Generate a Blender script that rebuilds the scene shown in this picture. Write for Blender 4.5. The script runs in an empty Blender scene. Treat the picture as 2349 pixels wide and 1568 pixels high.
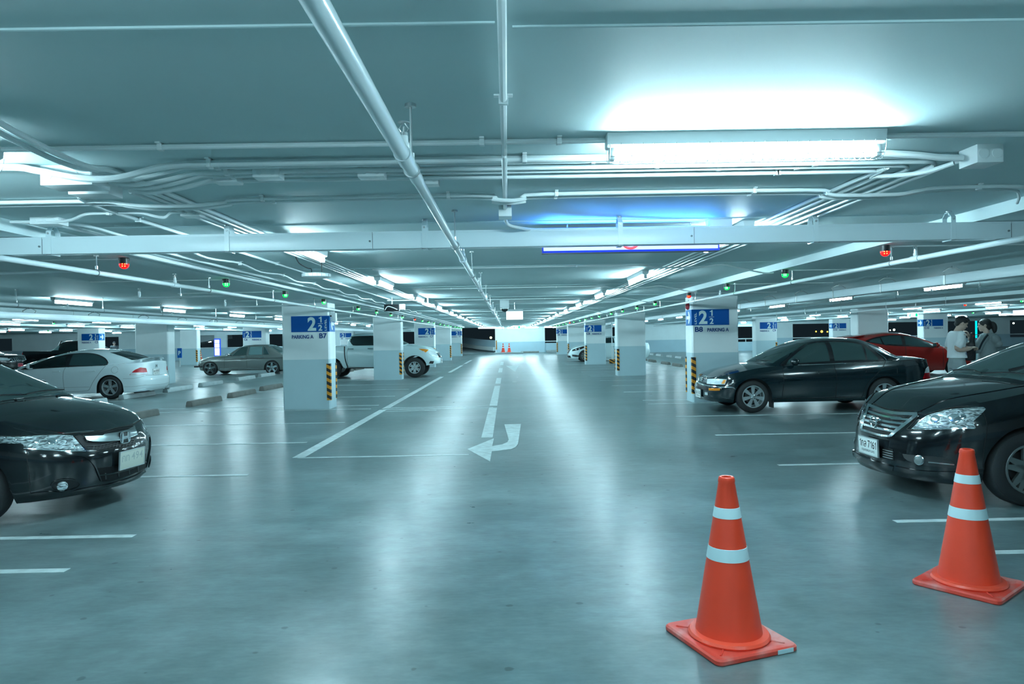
import bpy, bmesh, math, random
from mathutils import Vector, Matrix
from mathutils.bvhtree import BVHTree
random.seed(7)
SC = bpy.context.scene
COL = SC.collection
PI = math.pi

# ------------------------------------------------------------------ camera, world, exposure
CAM_H, FPX, IW, IH = 1.5, 1600.0, 2349, 1568
VPX, VPY, ROLL = 1164.0, 772.0, 0.0172
_a, _b = -(VPX - IW / 2) / FPX, (IH / 2 - VPY) / FPX
FWD = Vector((math.sin(_a) * math.cos(_b), math.cos(_a) * math.cos(_b), -math.sin(_b)))
_r0 = FWD.cross(Vector((0, 0, 1))).normalized()
_u0 = _r0.cross(FWD)
RGT = _r0 * math.cos(ROLL) - _u0 * math.sin(ROLL)
UPV = _r0 * math.sin(ROLL) + _u0 * math.cos(ROLL)
cd = bpy.data.cameras.new('camera')
cd.sensor_width = 36.0
cd.lens = FPX / IW * 36.0
cd.clip_start, cd.clip_end = 0.05, 600
cam = bpy.data.objects.new('camera', cd)
COL.objects.link(cam)
cam.matrix_world = Matrix(((RGT.x, UPV.x, -FWD.x, 0), (RGT.y, UPV.y, -FWD.y, 0),
                           (RGT.z, UPV.z, -FWD.z, CAM_H), (0, 0, 0, 1)))
SC.camera = cam
wd = bpy.data.worlds.new('night'); SC.world = wd
wd.use_nodes = True
wd.node_tree.nodes['Background'].inputs[0].default_value = (0.006, 0.012, 0.016, 1)
wd.node_tree.nodes['Background'].inputs[1].default_value = 1.0
SC.view_settings.view_transform = 'Standard'
SC.view_settings.look = 'None'
SC.view_settings.gamma = 1.0
SC.view_settings.use_curve_mapping = False
SC.view_settings.exposure = 0.12
LAMP_COL = (0.60, 0.90, 1.0)
LAMP_S = 175.0


def ray(px, py):
    return FWD + RGT * ((px - IW / 2) / FPX) - UPV * ((py - IH / 2) / FPX)


def gp(px, py, z=0.0):                       # the point of the plane z seen at a place of the photo
    d = ray(px, py)
    t = (z - CAM_H) / d.z
    return Vector((d.x * t, d.y * t, z))


def yp(px, py, Y):
    d = ray(px, py)
    t = Y / d.y
    return Vector((d.x * t, Y, CAM_H + d.z * t))


# ------------------------------------------------------------------ materials
MATS = {}


def mat(name, col, rough=0.5, metal=0.0, emit=None, es=0.0, spec=0.5, coat=0.0, noise=None, bump=None):
    if name in MATS:
        return MATS[name]
    m = bpy.data.materials.new(name); m.use_nodes = True
    nt = m.node_tree; b = nt.nodes['Principled BSDF']
    b.inputs['Base Color'].default_value = (*col, 1)
    b.inputs['Roughness'].default_value = rough
    b.inputs['Metallic'].default_value = metal
    b.inputs['Specular IOR Level'].default_value = spec
    b.inputs['Coat Weight'].default_value = coat
    b.inputs['Coat Roughness'].default_value = 0.03
    if emit:
        b.inputs['Emission Color'].default_value = (*emit, 1)
        b.inputs['Emission Strength'].default_value = es
    if noise or bump:
        tc = nt.nodes.new('ShaderNodeTexCoord')
    if noise:                                # (scale, amount)
        n = nt.nodes.new('ShaderNodeTexNoise'); n.inputs['Scale'].default_value = noise[0]
        n.inputs['Detail'].default_value = 5
        nt.links.new(tc.outputs['Object'], n.inputs['Vector'])
        r = nt.nodes.new('ShaderNodeValToRGB')
        k = noise[1]
        r.color_ramp.elements[0].position = 0.3; r.color_ramp.elements[1].position = 0.7
        r.color_ramp.elements[0].color = (*[c * (1 - k) for c in col], 1)
        r.color_ramp.elements[1].color = (*[min(1, c * (1 + k)) for c in col], 1)
        nt.links.new(n.outputs['Fac'], r.inputs['Fac'])
        nt.links.new(r.outputs['Color'], b.inputs['Base Color'])
    if bump:                                 # (scale, strength)
        n = nt.nodes.new('ShaderNodeTexNoise'); n.inputs['Scale'].default_value = bump[0]
        nt.links.new(tc.outputs['Object'], n.inputs['Vector'])
        bp = nt.nodes.new('ShaderNodeBump'); bp.inputs['Strength'].default_value = bump[1]
        bp.inputs['Distance'].default_value = 0.02
        nt.links.new(n.outputs['Fac'], bp.inputs['Height'])
        nt.links.new(bp.outputs['Normal'], b.inputs['Normal'])
    MATS[name] = m
    return m


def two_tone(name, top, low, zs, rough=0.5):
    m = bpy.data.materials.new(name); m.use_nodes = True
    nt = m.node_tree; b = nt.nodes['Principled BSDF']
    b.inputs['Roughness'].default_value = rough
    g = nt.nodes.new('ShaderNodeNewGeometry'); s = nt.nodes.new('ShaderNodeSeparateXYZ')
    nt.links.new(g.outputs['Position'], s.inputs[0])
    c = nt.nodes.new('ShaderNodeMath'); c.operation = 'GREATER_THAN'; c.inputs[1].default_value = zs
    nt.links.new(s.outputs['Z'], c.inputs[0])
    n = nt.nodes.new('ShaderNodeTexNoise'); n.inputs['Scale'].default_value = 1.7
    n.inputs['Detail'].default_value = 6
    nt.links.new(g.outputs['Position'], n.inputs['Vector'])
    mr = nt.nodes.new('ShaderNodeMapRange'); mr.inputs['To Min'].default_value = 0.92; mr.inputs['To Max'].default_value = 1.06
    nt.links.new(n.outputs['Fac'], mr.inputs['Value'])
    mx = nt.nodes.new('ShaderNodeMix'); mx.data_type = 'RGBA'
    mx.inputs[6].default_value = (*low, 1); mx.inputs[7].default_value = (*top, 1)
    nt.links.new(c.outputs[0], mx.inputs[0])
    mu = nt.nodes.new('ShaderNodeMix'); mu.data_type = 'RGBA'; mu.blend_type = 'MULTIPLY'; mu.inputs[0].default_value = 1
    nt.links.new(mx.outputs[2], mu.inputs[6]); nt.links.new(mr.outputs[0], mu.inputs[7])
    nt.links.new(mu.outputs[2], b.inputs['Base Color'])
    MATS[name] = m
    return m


def floor_mat():
    m = bpy.data.materials.new('polished_concrete'); m.use_nodes = True
    nt = m.node_tree; N = nt.nodes.new; Lk = nt.links.new; b = nt.nodes['Principled BSDF']
    g = N('ShaderNodeNewGeometry')
    def noise(scale, detail, sx=1, sy=1, rough=0.6, dist=0.0):
        mp = N('ShaderNodeMapping'); mp.inputs['Scale'].default_value = (sx, sy, 1)
        Lk(g.outputs['Position'], mp.inputs['Vector'])
        n = N('ShaderNodeTexNoise'); n.inputs['Scale'].default_value = scale; n.inputs['Detail'].default_value = detail
        n.inputs['Roughness'].default_value = rough; n.inputs['Distortion'].default_value = dist
        Lk(mp.outputs[0], n.inputs['Vector'])
        return n.outputs['Fac']
    def rng(v, a, b_, c, d):
        r = N('ShaderNodeMapRange'); r.inputs['From Min'].default_value = a; r.inputs['From Max'].default_value = b_
        r.inputs['To Min'].default_value = c; r.inputs['To Max'].default_value = d
        Lk(v, r.inputs['Value']); return r.outputs[0]
    big = noise(0.55, 4, 1, 1.3, 0.55, 0.0)
    mid = noise(2.6, 5, 0.8, 1.2, 0.55, 0.0)
    fine = noise(26, 4, 0.6, 1.4)
    ramp = N('ShaderNodeValToRGB')
    ramp.color_ramp.elements[0].position = 0.28; ramp.color_ramp.elements[0].color = (0.088, 0.146, 0.152, 1)
    ramp.color_ramp.elements[1].position = 0.72; ramp.color_ramp.elements[1].color = (0.215, 0.292, 0.298, 1)
    Lk(big, ramp.inputs[0])
    mu = N('ShaderNodeMix'); mu.data_type = 'RGBA'; mu.blend_type = 'MULTIPLY'; mu.inputs[0].default_value = 1
    Lk(ramp.outputs[0], mu.inputs[6]); Lk(rng(mid, 0.3, 0.7, 0.74, 1.16), mu.inputs[7])
    # dark worn spots
    spots = noise(9, 3, 0.8, 1.1, 0.5, 0.0)
    mu2 = N('ShaderNodeMix'); mu2.data_type = 'RGBA'; mu2.blend_type = 'MULTIPLY'; mu2.inputs[0].default_value = 1
    Lk(mu.outputs[2], mu2.inputs[6]); Lk(rng(spots, 0.30, 0.72, 1.08, 0.86), mu2.inputs[7])
    vo = N('ShaderNodeTexVoronoi'); vo.voronoi_dimensions = '2D'; vo.inputs['Scale'].default_value = 2.6
    Lk(g.outputs['Position'], vo.inputs['Vector'])
    sc_ = N('ShaderNodeSeparateColor'); Lk(vo.outputs['Color'], sc_.inputs[0])
    rad_ = rng(sc_.outputs[0], 0.55, 1.0, 0.0, 0.055)
    dv = N('ShaderNodeMath'); dv.operation = 'SUBTRACT'; Lk(vo.outputs['Distance'], dv.inputs[0]); Lk(rad_, dv.inputs[1])
    wob = N('ShaderNodeMath'); wob.operation = 'MULTIPLY_ADD'; wob.inputs[1].default_value = 0.06; Lk(fine, wob.inputs[0]); Lk(dv.outputs[0], wob.inputs[2])
    mu3 = N('ShaderNodeMix'); mu3.data_type = 'RGBA'; mu3.blend_type = 'MULTIPLY'; mu3.inputs[0].default_value = 1
    Lk(mu2.outputs[2], mu3.inputs[6]); Lk(rng(wob.outputs[0], 0.018, 0.04, 0.55, 1.0), mu3.inputs[7])
    mu4 = N('ShaderNodeMix'); mu4.data_type = 'RGBA'; mu4.blend_type = 'MULTIPLY'; mu4.inputs[0].default_value = 1
    Lk(mu3.outputs[2], mu4.inputs[6]); Lk(rng(fine, 0.3, 0.7, 0.90, 1.08), mu4.inputs[7])
    Lk(mu4.outputs[2], b.inputs['Base Color'])
    ad = N('ShaderNodeMath'); ad.operation = 'ADD'
    Lk(rng(mid, 0.25, 0.75, 0.272, 0.350), ad.inputs[0]); Lk(rng(big, 0.3, 0.7, -0.01, 0.01), ad.inputs[1])
    Lk(ad.outputs[0], b.inputs['Roughness'])
    b.inputs['Specular IOR Level'].default_value = 0.55
    bp = N('ShaderNodeBump'); bp.inputs['Strength'].default_value = 0.20; bp.inputs['Distance'].default_value = 0.02
    wv = noise(2.6, 3, 0.7, 1.7)
    s2 = N('ShaderNodeMath'); s2.operation = 'ADD'
    Lk(wv, s2.inputs[0])
    f2 = N('ShaderNodeMath'); f2.operation = 'MULTIPLY'; f2.inputs[1].default_value = 0.12; Lk(fine, f2.inputs[0])
    Lk(f2.outputs[0], s2.inputs[1])
    Lk(s2.outputs[0], bp.inputs['Height']); Lk(bp.outputs[0], b.inputs['Normal'])
    MATS['floor'] = m
    return m


def hazard_mat():
    m = bpy.data.materials.new('hazard_stripes'); m.use_nodes = True
    nt = m.node_tree; N = nt.nodes.new; Lk = nt.links.new; b = nt.nodes['Principled BSDF']
    g = N('ShaderNodeNewGeometry'); s = N('ShaderNodeSeparateXYZ'); Lk(g.outputs['Position'], s.inputs[0])
    a = N('ShaderNodeMath'); a.operation = 'MULTIPLY_ADD'; a.inputs[1].default_value = 0.55
    Lk(s.outputs['X'], a.inputs[0]); Lk(s.outputs['Z'], a.inputs[2])
    mo = N('ShaderNodeMath'); mo.operation = 'PINGPONG'; mo.inputs[1].default_value = 0.0725
    Lk(a.outputs[0], mo.inputs[0])
    c = N('ShaderNodeMath'); c.operation = 'GREATER_THAN'; c.inputs[1].default_value = 0.036; Lk(mo.outputs[0], c.inputs[0])
    mx = N('ShaderNodeMix'); mx.data_type = 'RGBA'
    mx.inputs[6].default_value = (0.012, 0.016, 0.018, 1); mx.inputs[7].default_value = (0.75, 0.30, 0.02, 1)
    Lk(c.outputs[0], mx.inputs[0]); Lk(mx.outputs[2], b.inputs['Base Color'])
    b.inputs['Roughness'].default_value = 0.5
    MATS['hazard'] = m
    return m


WHITE = mat('white_paint', (0.82, 0.89, 0.90), 0.42)
CONDUIT = mat('conduit_white', (0.78, 0.86, 0.87), 0.38)
PIPE = mat('pipe_paint', (0.74, 0.84, 0.87), 0.22)
CEIL = mat('ceiling_paint', (0.57, 0.72, 0.735), 0.62, spec=.35, noise=(0.7, 0.05))
BEAMP = mat('beam_paint', (0.66, 0.80, 0.82), 0.55)
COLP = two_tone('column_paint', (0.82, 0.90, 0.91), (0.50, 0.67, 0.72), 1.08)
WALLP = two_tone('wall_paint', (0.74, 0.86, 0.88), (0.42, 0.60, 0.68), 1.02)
FLOOR = floor_mat()
HAZ = hazard_mat()
LINEP = mat('line_paint', (0.60, 0.70, 0.70), 0.45, noise=(9, 0.18))
STEEL = mat('steel', (0.50, 0.55, 0.56), 0.3, 0.9)
GALV = mat('galvanised', (0.45, 0.52, 0.54), 0.45, 0.7)
DARK = mat('dark_plastic', (0.012, 0.016, 0.018), 0.4)
BLACK = mat('black_metal', (0.008, 0.01, 0.012), 0.3)
TUBE = mat('lamp_tube', (0.9, 0.95, 0.95), 0.4, emit=LAMP_COL, es=LAMP_S)
SBLUE = mat('sign_blue', (0.001, 0.088, 0.36), 0.5, spec=.2)
SLITE = mat('sign_light_blue', (0.002, 0.17, 0.50), 0.5, spec=.2)
STXT = mat('sign_text', (0.66, 0.82, 0.82), 0.45)
SNAVY = mat('sign_navy_text', (0.006, 0.05, 0.22), 0.5)
REDD = mat('dome_red', (0.8, 0.01, 0.01), 0.15, emit=(1, 0.004, 0.004), es=1.6)
REDL = mat('dome_red_diodes', (1, 0.2, 0.1), 0.3, emit=(1, 0.10, 0.02), es=14)
GRND = mat('dome_green', (0.01, 0.7, 0.1), 0.15, emit=(0.0, 1, 0.07), es=1.6)
GRNL = mat('dome_green_diodes', (0.3, 1, 0.5), 0.3, emit=(0.25, 1, 0.40), es=16)
STOPC = mat('stop_concrete', (0.20, 0.205, 0.19), 0.75, noise=(6, 0.12))
STOPL = mat('stop_concrete_pale', (0.36, 0.43, 0.44), 0.7, noise=(6, 0.10))
CONE = mat('cone_orange', (0.86, 0.060, 0.022), 0.40, noise=(2.5, 0.10))
CONEB = mat('cone_base', (0.74, 0.075, 0.045), 0.5, noise=(7, 0.30))
_rp = [n for n in CONEB.node_tree.nodes if n.type == 'VALTORGB'][0].color_ramp
_rp.elements[0].color = (0.72, 0.060, 0.035, 1); _rp.elements[1].color = (0.66, 0.27, 0.24, 1)
_rp.elements[0].position = 0.45; _rp.elements[1].position = 0.72
CONER = mat('cone_rim', (0.90, 0.085, 0.04), 0.35)
TAPE = mat('reflective_tape', (0.62, 0.82, 0.86), 0.3)
EXITG = mat('exit_green', (0.0, 0.4, 0.15), 0.4, emit=(0.0, 0.75, 0.30), es=1.2)
LITW = mat('lit_white', (0.9, 0.95, 1), 0.4, emit=(0.85, 0.95, 1), es=1.1)

# ------------------------------------------------------------------ mesh helpers


class B:
    def __init__(s):
        s.v = []; s.f = []

    def add(s, vs, fs, T=None):
        o = len(s.v)
        s.v += [tuple(T @ Vector(v)) if T else tuple(v) for v in vs]
        s.f += [tuple(i + o for i in f) for f in fs]
        return s

    def box(s, x0, y0, z0, x1, y1, z1, T=None):
        vs = [(x0, y0, z0), (x1, y0, z0), (x1, y1, z0), (x0, y1, z0), (x0, y0, z1), (x1, y0, z1), (x1, y1, z1), (x0, y1, z1)]
        return s.add(vs, [(0, 3, 2, 1), (4, 5, 6, 7), (0, 1, 5, 4), (1, 2, 6, 5), (2, 3, 7, 6), (3, 0, 4, 7)], T)

    def cyl(s, a, b, r0, r1=None, n=12, T=None):
        r1 = r0 if r1 is None else r1
        a = Vector(a); b = Vector(b); d = (b - a).normalized()
        u = d.orthogonal().normalized(); w = d.cross(u)
        vs = []
        for p, r in ((a, r0), (b, r1)):
            for i in range(n):
                t = 2 * PI * i / n
                vs.append(p + u * (r * math.cos(t)) + w * (r * math.sin(t)))
        fs = [(i, (i + 1) % n, n + (i + 1) % n, n + i) for i in range(n)]
        fs += [tuple(range(n))[::-1], tuple(range(n, 2 * n))]
        return s.add(vs, fs, T)

    def tube(s, path, r, n=8, T=None, caps=True):
        P = [Vector(p) for p in path]
        m = len(P)
        rs = r if isinstance(r, (list, tuple)) else [r] * m
        tg = [(P[min(i + 1, m - 1)] - P[max(i - 1, 0)]).normalized() for i in range(m)]
        u = tg[0].orthogonal().normalized()
        vs = []
        for i in range(m):
            u = (u - tg[i] * u.dot(tg[i])).normalized()
            w = tg[i].cross(u)
            for k in range(n):
                t = 2 * PI * k / n
                vs.append(P[i] + u * (rs[i] * math.cos(t)) + w * (rs[i] * math.sin(t)))
        fs = []
        for i in range(m - 1):
            for k in range(n):
                fs.append((i * n + k, i * n + (k + 1) % n, (i + 1) * n + (k + 1) % n, (i + 1) * n + k))
        if caps:
            fs += [tuple(range(n))[::-1], tuple(range((m - 1) * n, m * n))]
        return s.add(vs, fs, T)

    def lathe(s, prof, n=24, T=None):
        vs = []; fs = []
        m = len(prof)
        for r, z in prof:
            for k in range(n):
                t = 2 * PI * k / n
                vs.append((r * math.cos(t), r * math.sin(t), z))
        for i in range(m - 1):
            for k in range(n):
                fs.append((i * n + k, i * n + (k + 1) % n, (i + 1) * n + (k + 1) % n, (i + 1) * n + k))
        return s.add(vs, fs, T)

    def prism(s, poly, z0, z1, T=None):
        n = len(poly)
        vs = [(x, y, z0) for x, y in poly] + [(x, y, z1) for x, y in poly]
        fs = [tuple(range(n))[::-1], tuple(range(n, 2 * n))] + [(i, (i + 1) % n, n + (i + 1) % n, n + i) for i in range(n)]
        return s.add(vs, fs, T)

    def ball(s, c, r, n=12, m=8, T=None):
        rx, ry, rz = r if isinstance(r, (tuple, list)) else (r, r, r)
        vs = [(c[0], c[1], c[2] - rz)]
        for i in range(1, m):
            a = -PI / 2 + PI * i / m
            for k in range(n):
                t = 2 * PI * k / n
                vs.append((c[0] + rx * math.cos(a) * math.cos(t), c[1] + ry * math.cos(a) * math.sin(t), c[2] + rz * math.sin(a)))
        vs.append((c[0], c[1], c[2] + rz))
        fs = [(0, 1 + (k + 1) % n, 1 + k) for k in range(n)]
        for i in range(m - 2):
            for k in range(n):
                a = 1 + i * n
                fs.append((a + k, a + (k + 1) % n, a + n + (k + 1) % n, a + n + k))
        t = len(vs) - 1; a = 1 + (m - 2) * n
        fs += [(a + k, a + (k + 1) % n, t) for k in range(n)]
        return s.add(vs, fs, T)

    def obj(s, name, m, parent=None, loc=None, bevel=0, ang=38, recalc=True):
        me = bpy.data.meshes.new(name)
        off = Vector(loc) if loc is not None else None
        me.from_pydata([tuple(Vector(v) - off) for v in s.v] if off is not None else s.v, [], s.f)
        if bevel or recalc:
            bm = bmesh.new(); bm.from_mesh(me)
            if bevel:
                es = [e for e in bm.edges if len(e.link_faces) == 2 and e.calc_face_angle(0) > 0.6]
                bmesh.ops.bevel(bm, geom=es, offset=bevel, segments=2, profile=0.6, affect='EDGES')
            if recalc:
                bmesh.ops.recalc_face_normals(bm, faces=bm.faces)
            bm.to_mesh(me); bm.free()
        me.shade_smooth()
        me.set_sharp_from_angle(angle=math.radians(ang))
        me.materials.append(m)
        o = bpy.data.objects.new(name, me)
        COL.objects.link(o)
        if off is not None:
            o.location = off
        if parent is not None:
            o.parent = parent
        return o


def thing(name, label, cat, loc=(0, 0, 0), rz=0.0, group=None):
    o = bpy.data.objects.new(name, None); COL.objects.link(o)
    o.empty_display_size = 0.1
    o.location = loc; o.rotation_euler = (0, 0, rz)
    return tag(o, label, cat, group)


def tag(o, label, cat, group=None):
    o['label'] = label; o['category'] = cat
    if group:
        o['group'] = group
    return o


def struct(o):
    o['kind'] = 'structure'
    return o


def dup(root, loc=None, rz=None, label=None, group=None):
    def cp(o, par):
        c = o.copy(); COL.objects.link(c)
        if par is not None:
            c.parent = par
        for ch in list(o.children):
            cp(ch, c)
        return c
    r = cp(root, None)
    if loc is not None:
        r.location = loc
    if rz is not None:
        r.rotation_euler = (0, 0, rz)
    if label:
        r['label'] = label
    if group:
        r['group'] = group
    return r


ORD = ['nearest', 'second', 'third', 'fourth', 'fifth', 'sixth', 'seventh', 'eighth', 'ninth', 'tenth', 'eleventh',
       'twelfth', 'thirteenth', 'fourteenth', 'fifteenth', 'sixteenth', 'seventeenth', 'eighteenth', 'nineteenth', 'twentieth',
       'twenty-first', 'twenty-second', 'twenty-third', 'twenty-fourth']


def cat_rom(pts, sub=6):
    P = [Vector(p) for p in pts]
    out = []
    for i in range(len(P) - 1):
        p0 = P[max(i - 1, 0)]; p1 = P[i]; p2 = P[i + 1]; p3 = P[min(i + 2, len(P) - 1)]
        for k in range(sub):
            t = k / sub
            out.append(0.5 * ((2 * p1) + (p2 - p0) * t + (2 * p0 - 5 * p1 + 4 * p2 - p3) * t * t + (3 * p1 - p0 - 3 * p2 + p3) * t ** 3))
    out.append(P[-1])
    return out


_txt = {}


def text_geo(s, off=0.0):
    if (s, off) in _txt:
        return _txt[(s, off)]
    cu = bpy.data.curves.new('lettering', 'FONT'); cu.body = s; cu.size = 1.0; cu.offset = off
    cu.resolution_u = 4
    o = bpy.data.objects.new('lettering', cu); COL.objects.link(o)
    bpy.context.view_layer.update()
    dg = bpy.context.evaluated_depsgraph_get()
    me = o.evaluated_get(dg).to_mesh()
    vs = [v.co.copy() for v in me.vertices]; fs = [tuple(p.vertices) for p in me.polygons]
    o.evaluated_get(dg).to_mesh_clear()
    bpy.data.objects.remove(o); bpy.data.curves.remove(cu)
    x0 = min(v.x for v in vs); x1 = max(v.x for v in vs); y0 = min(v.y for v in vs); y1 = max(v.y for v in vs)
    _txt[(s, off)] = (vs, fs, x0, x1, y0, y1)
    return _txt[(s, off)]


def text(bld, s, o, ex, ey, w, h, off=0.0, rot=False):
    """add lettering to a builder: lower left corner o, unit axes ex / ey, filling w x h"""
    vs, fs, x0, x1, y0, y1 = text_geo(s, off)
    o = Vector(o); ex = Vector(ex); ey = Vector(ey)
    out = []
    for v in vs:
        a = (v.x - x0) / (x1 - x0); b = (v.y - y0) / (y1 - y0)
        if rot:
            a, b = 1 - b, a
        out.append(o + ex * (a * w) + ey * (b * h))
    bld.add(out, fs)
    return bld


def one(bld, o, ex, ey, w, h):
    """the figure 1 with its flag"""
    o = Vector(o); ex = Vector(ex); ey = Vector(ey)
    P = [(.55, 0), (1, 0), (1, 1), (.62, 1), (.50, .90), (.25, .83), (0, .81), (0, .70), (.55, .70)]
    bld.add([o + ex * (a * w) + ey * (b_ * h) for a, b_ in P], [tuple(range(9))])


def text_chars(bld, t, o, ex, ey, w, h, off=0.012):
    """lettering set sign by sign, filling the width w; h = height of a figure"""
    items = []; x = 0.0
    for ch in t:
        if ch == ' ':
            x += .22; continue
        if ch == '1':
            items.append((ch, x, .24)); x += .24 + .09; continue
        g = text_geo(ch, off); items.append((ch, x, g[3] - g[2])); x += g[3] - g[2] + .09
    tot = x - .09; k = w / tot
    o = Vector(o); ex = Vector(ex); ey = Vector(ey); kh = h / .69
    for ch, x, cw in items:
        if ch == '1':
            one(bld, o + ex * (x * k), ex, ey, cw * k, h); continue
        vs, fs, x0, x1, y0, y1 = text_geo(ch, off)
        bld.add([o + ex * ((x + v.x - x0) * k) + ey * (v.y * kh) for v in vs], fs)

# ------------------------------------------------------------------ the setting
ZC, ZB = 2.40, 2.31
floor = struct(B().box(-46, -8, -0.25, 46, 66.2, 0).obj('floor', FLOOR))
ceiling = struct(B().box(-46, -8, ZC, 46, 66.2, ZC + 0.25).obj('ceiling', CEIL))
for x0, x1 in ((3.55, 5.40), (-5.40, -3.55), (12.2, 14.3), (-14.1, -11.9), (20.9, 23.2), (-22.7, -20.4)):
    _n = globals().get('_n', 0) + 1
    struct(B().box(x0, -8, ZB, x1, 57.9, ZC).obj('trim_%d' % _n, BEAMP))
for k in range(17):
    y = 2.03 + 3.4 * k
    b = B()
    for x0, x1 in ((-3.5, -0.02), (0.03, 3.5)) if k == 0 else ((-3.5, 3.5),):
        dy = 0.03 if (k == 0 and x0 < 0) else 0
        b.tube([(x0, y - dy, ZC - 0.001), (0.5 * (x0 + x1), y - dy, ZC - 0.002), (x1, y - dy, ZC - 0.001)], 0.006, 6)
    struct(b.obj('trim_%d' % (k + 10), CEIL))
for x in (5.43, -5.43):
    struct(B().box(x - 0.03, -8, ZC - 0.012, x + 0.03, 57.9, ZC).obj('trim_%d' % (30 + (x > 0)), mat('joint_dark', (0.10, 0.15, 0.16), 0.7)))

YF = 58.0


def facade(name, x0, x1, opens, zt=2.16, zp=0.74):
    b = B()
    cur = x0
    for a, c in sorted(opens):
        b.box(cur, YF, 0, a, YF + 0.25, ZC)
        b.box(a, YF, 0, c, YF + 0.25, zp)
        b.box(a, YF, zt, c, YF + 0.25, ZC)
        cur = c
    b.box(cur, YF, 0, x1, YF + 0.25, ZC)
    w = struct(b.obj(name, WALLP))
    for a, c in opens:
        r = B()
        r.cyl((a, YF + 0.12, 1.0), (c, YF + 0.12, 1.0), 0.04, n=8)
        r.cyl((0.5 * (a + c), YF + 0.12, zp), (0.5 * (a + c), YF + 0.12, 1.0), 0.025, n=6)
        r.obj('handrail', WHITE, w)
    return w


facade('wall_back_right', 4.35, 46, [(4.6, 6.2), (8.7, 11.0), (18.9, 20.9), (23.8, 27.2), (28.7, 29.3), (31.6, 34.8), (36.6, 40.1), (42.0, 45.4)])
facade('wall_back_left', -46, -5.4, [(-43.2, -41.0), (-35.6, -32.2), (-26.8, -24.3), (-23.3, -18.4), (-9.6, -6.3)], 2.06, 0.95)
struct(B().box(-46.3, -8, 0, -46, 58, ZC).obj('wall_left_unseen', WALLP))  # unseen side wall, added to contain the light
struct(B().box(46, -8, 0, 46.3, 58, ZC).obj('wall_right_unseen', WALLP))  # its unseen counterpart, added to keep the light inside
struct(B().box(-46, -8.3, 0, 46, -8, ZC).obj('wall_front', WALLP))
wb = struct(B().box(-1.07, 65.4, 0, 3.52, 65.75, ZC).obj('wall_back_middle', WALLP))
B().box(-1.09, 65.36, 0.32, -0.98, 65.39, 1.18).obj('corner_guard', HAZ, wb)
B().box(-1.14, 65.385, 0, -1.07, 65.75, ZC).obj('end_post', WHITE, wb)
wr = struct(B().box(3.52, 65.5, 0, 5.4, 65.75, 0.85).obj('wall_back_parapet', WALLP))
B().cyl((3.52, 65.6, 1.02), (5.4, 65.6, 1.02), 0.04, n=8).obj('handrail', WHITE, wr)
tag(B().box(1.2, 64.2, 0, 2.9, 64.45, 0.14).obj('kerb', STOPC, bevel=0.03), 'low grey kerb on the floor in front of the far white wall', 'kerb')
tag(B().box(3.6, 64.6, 0, 5.2, 65.3, 0.2).obj('kerb', STOPL, bevel=0.04), 'pale kerb block to the right of the far white wall', 'kerb')

# curved ramp beyond the end of the aisle
path = [(-5.6, 79.0, 0.95), (-4.9, 76.0, 0.9), (-4.0, 72.8, 0.80), (-3.0, 69.8, 0.70), (-2.0, 67.4, 0.62), (-1.1, 65.7, 0.55)]
pth = cat_rom(path, 5)
vs = []; fs = []
for i, p in enumerate(pth):
    q = pth[min(i + 1, len(pth) - 1)] - pth[max(i - 1, 0)]
    n = Vector((-q.y, q.x, 0)).normalized() * -0.25
    for dz, o in ((-1.2, 0), (0.62, 0), (0.62, 1), (-1.2, 1)):
        vs.append((p.x - n.x * o, p.y - n.y * o, p.z + dz))
    if i:
        a = (i - 1) * 4
        fs += [(a + j, a + (j + 1) % 4, a + 4 + (j + 1) % 4, a + 4 + j) for j in range(4)]
fs += [(0, 1, 2, 3), tuple(len(vs) - 4 + j for j in range(4))]
rampw = struct(B().add(vs, fs).obj('wall_ramp', mat('ramp_paint', (0.40, 0.55, 0.62), 0.5)))
vs = []; fs = []
for i, p in enumerate(pth):
    q = pth[min(i + 1, len(pth) - 1)] - pth[max(i - 1, 0)]
    n = Vector((-q.y, q.x, 0)).normalized() * 0.30
    for dz, o in ((-0.35, 0.02), (0.0, 0.02), (0.0, 1), (-0.35, 1)):
        vs.append((p.x - n.x * o, p.y - n.y * o, p.z + dz))
    if i:
        a = (i - 1) * 4
        fs += [(a + j, a + (j + 1) % 4, a + 4 + (j + 1) % 4, a + 4 + j) for j in range(4)]
fs += [(0, 1, 2, 3), tuple(len(vs) - 4 + j for j in range(4))]
B().add(vs, fs).obj('ramp_kerb', mat('kerb_pale', (0.62, 0.70, 0.70), 0.6), rampw)
struct(B().add([(-9.5, 58.4, 0.005), (-1.12, 64.6, 0.005), (-1.12, 65.6, 0.12), (-6.0, 79.2, 0.75), (-14, 78, 0.75), (-9.5, 58.4, -0.3), (-1.12, 64.6, -0.3), (-1.12, 65.6, -0.3), (-6.0, 79.2, -0.3), (-14, 78, -0.3)],
              [(0, 1, 2, 3, 4), (5, 9, 8, 7, 6), (0, 5, 6, 1), (1, 6, 7, 2), (2, 7, 8, 3), (3, 8, 9, 4), (4, 9, 5, 0)]).obj('trim_ramp', mat('ramp_asphalt', (0.16, 0.21, 0.22), 0.7)))
# underside of the sloping ramp seen through the left wall opening
struct(B().prism([(-27.5, 1.15), (-24.2, 1.75), (-24.2, 2.3), (-27.5, 2.3)], -61.5, -58.6, Matrix(((1, 0, 0, 0), (0, 0, -1, 0), (0, 1, 0, 0), (0, 0, 0, 1)))).obj('trim_ramp_soffit', mat('soffit', (0.42, 0.50, 0.52), 0.6)))

# ------------------------------------------------------------------ painted lines (they lie in the floor's surface)


def slab(name, poly, m=LINEP, h=0.003):
    return B().prism(poly, 0.0005, h).obj(name, m, floor, recalc=True)


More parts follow.
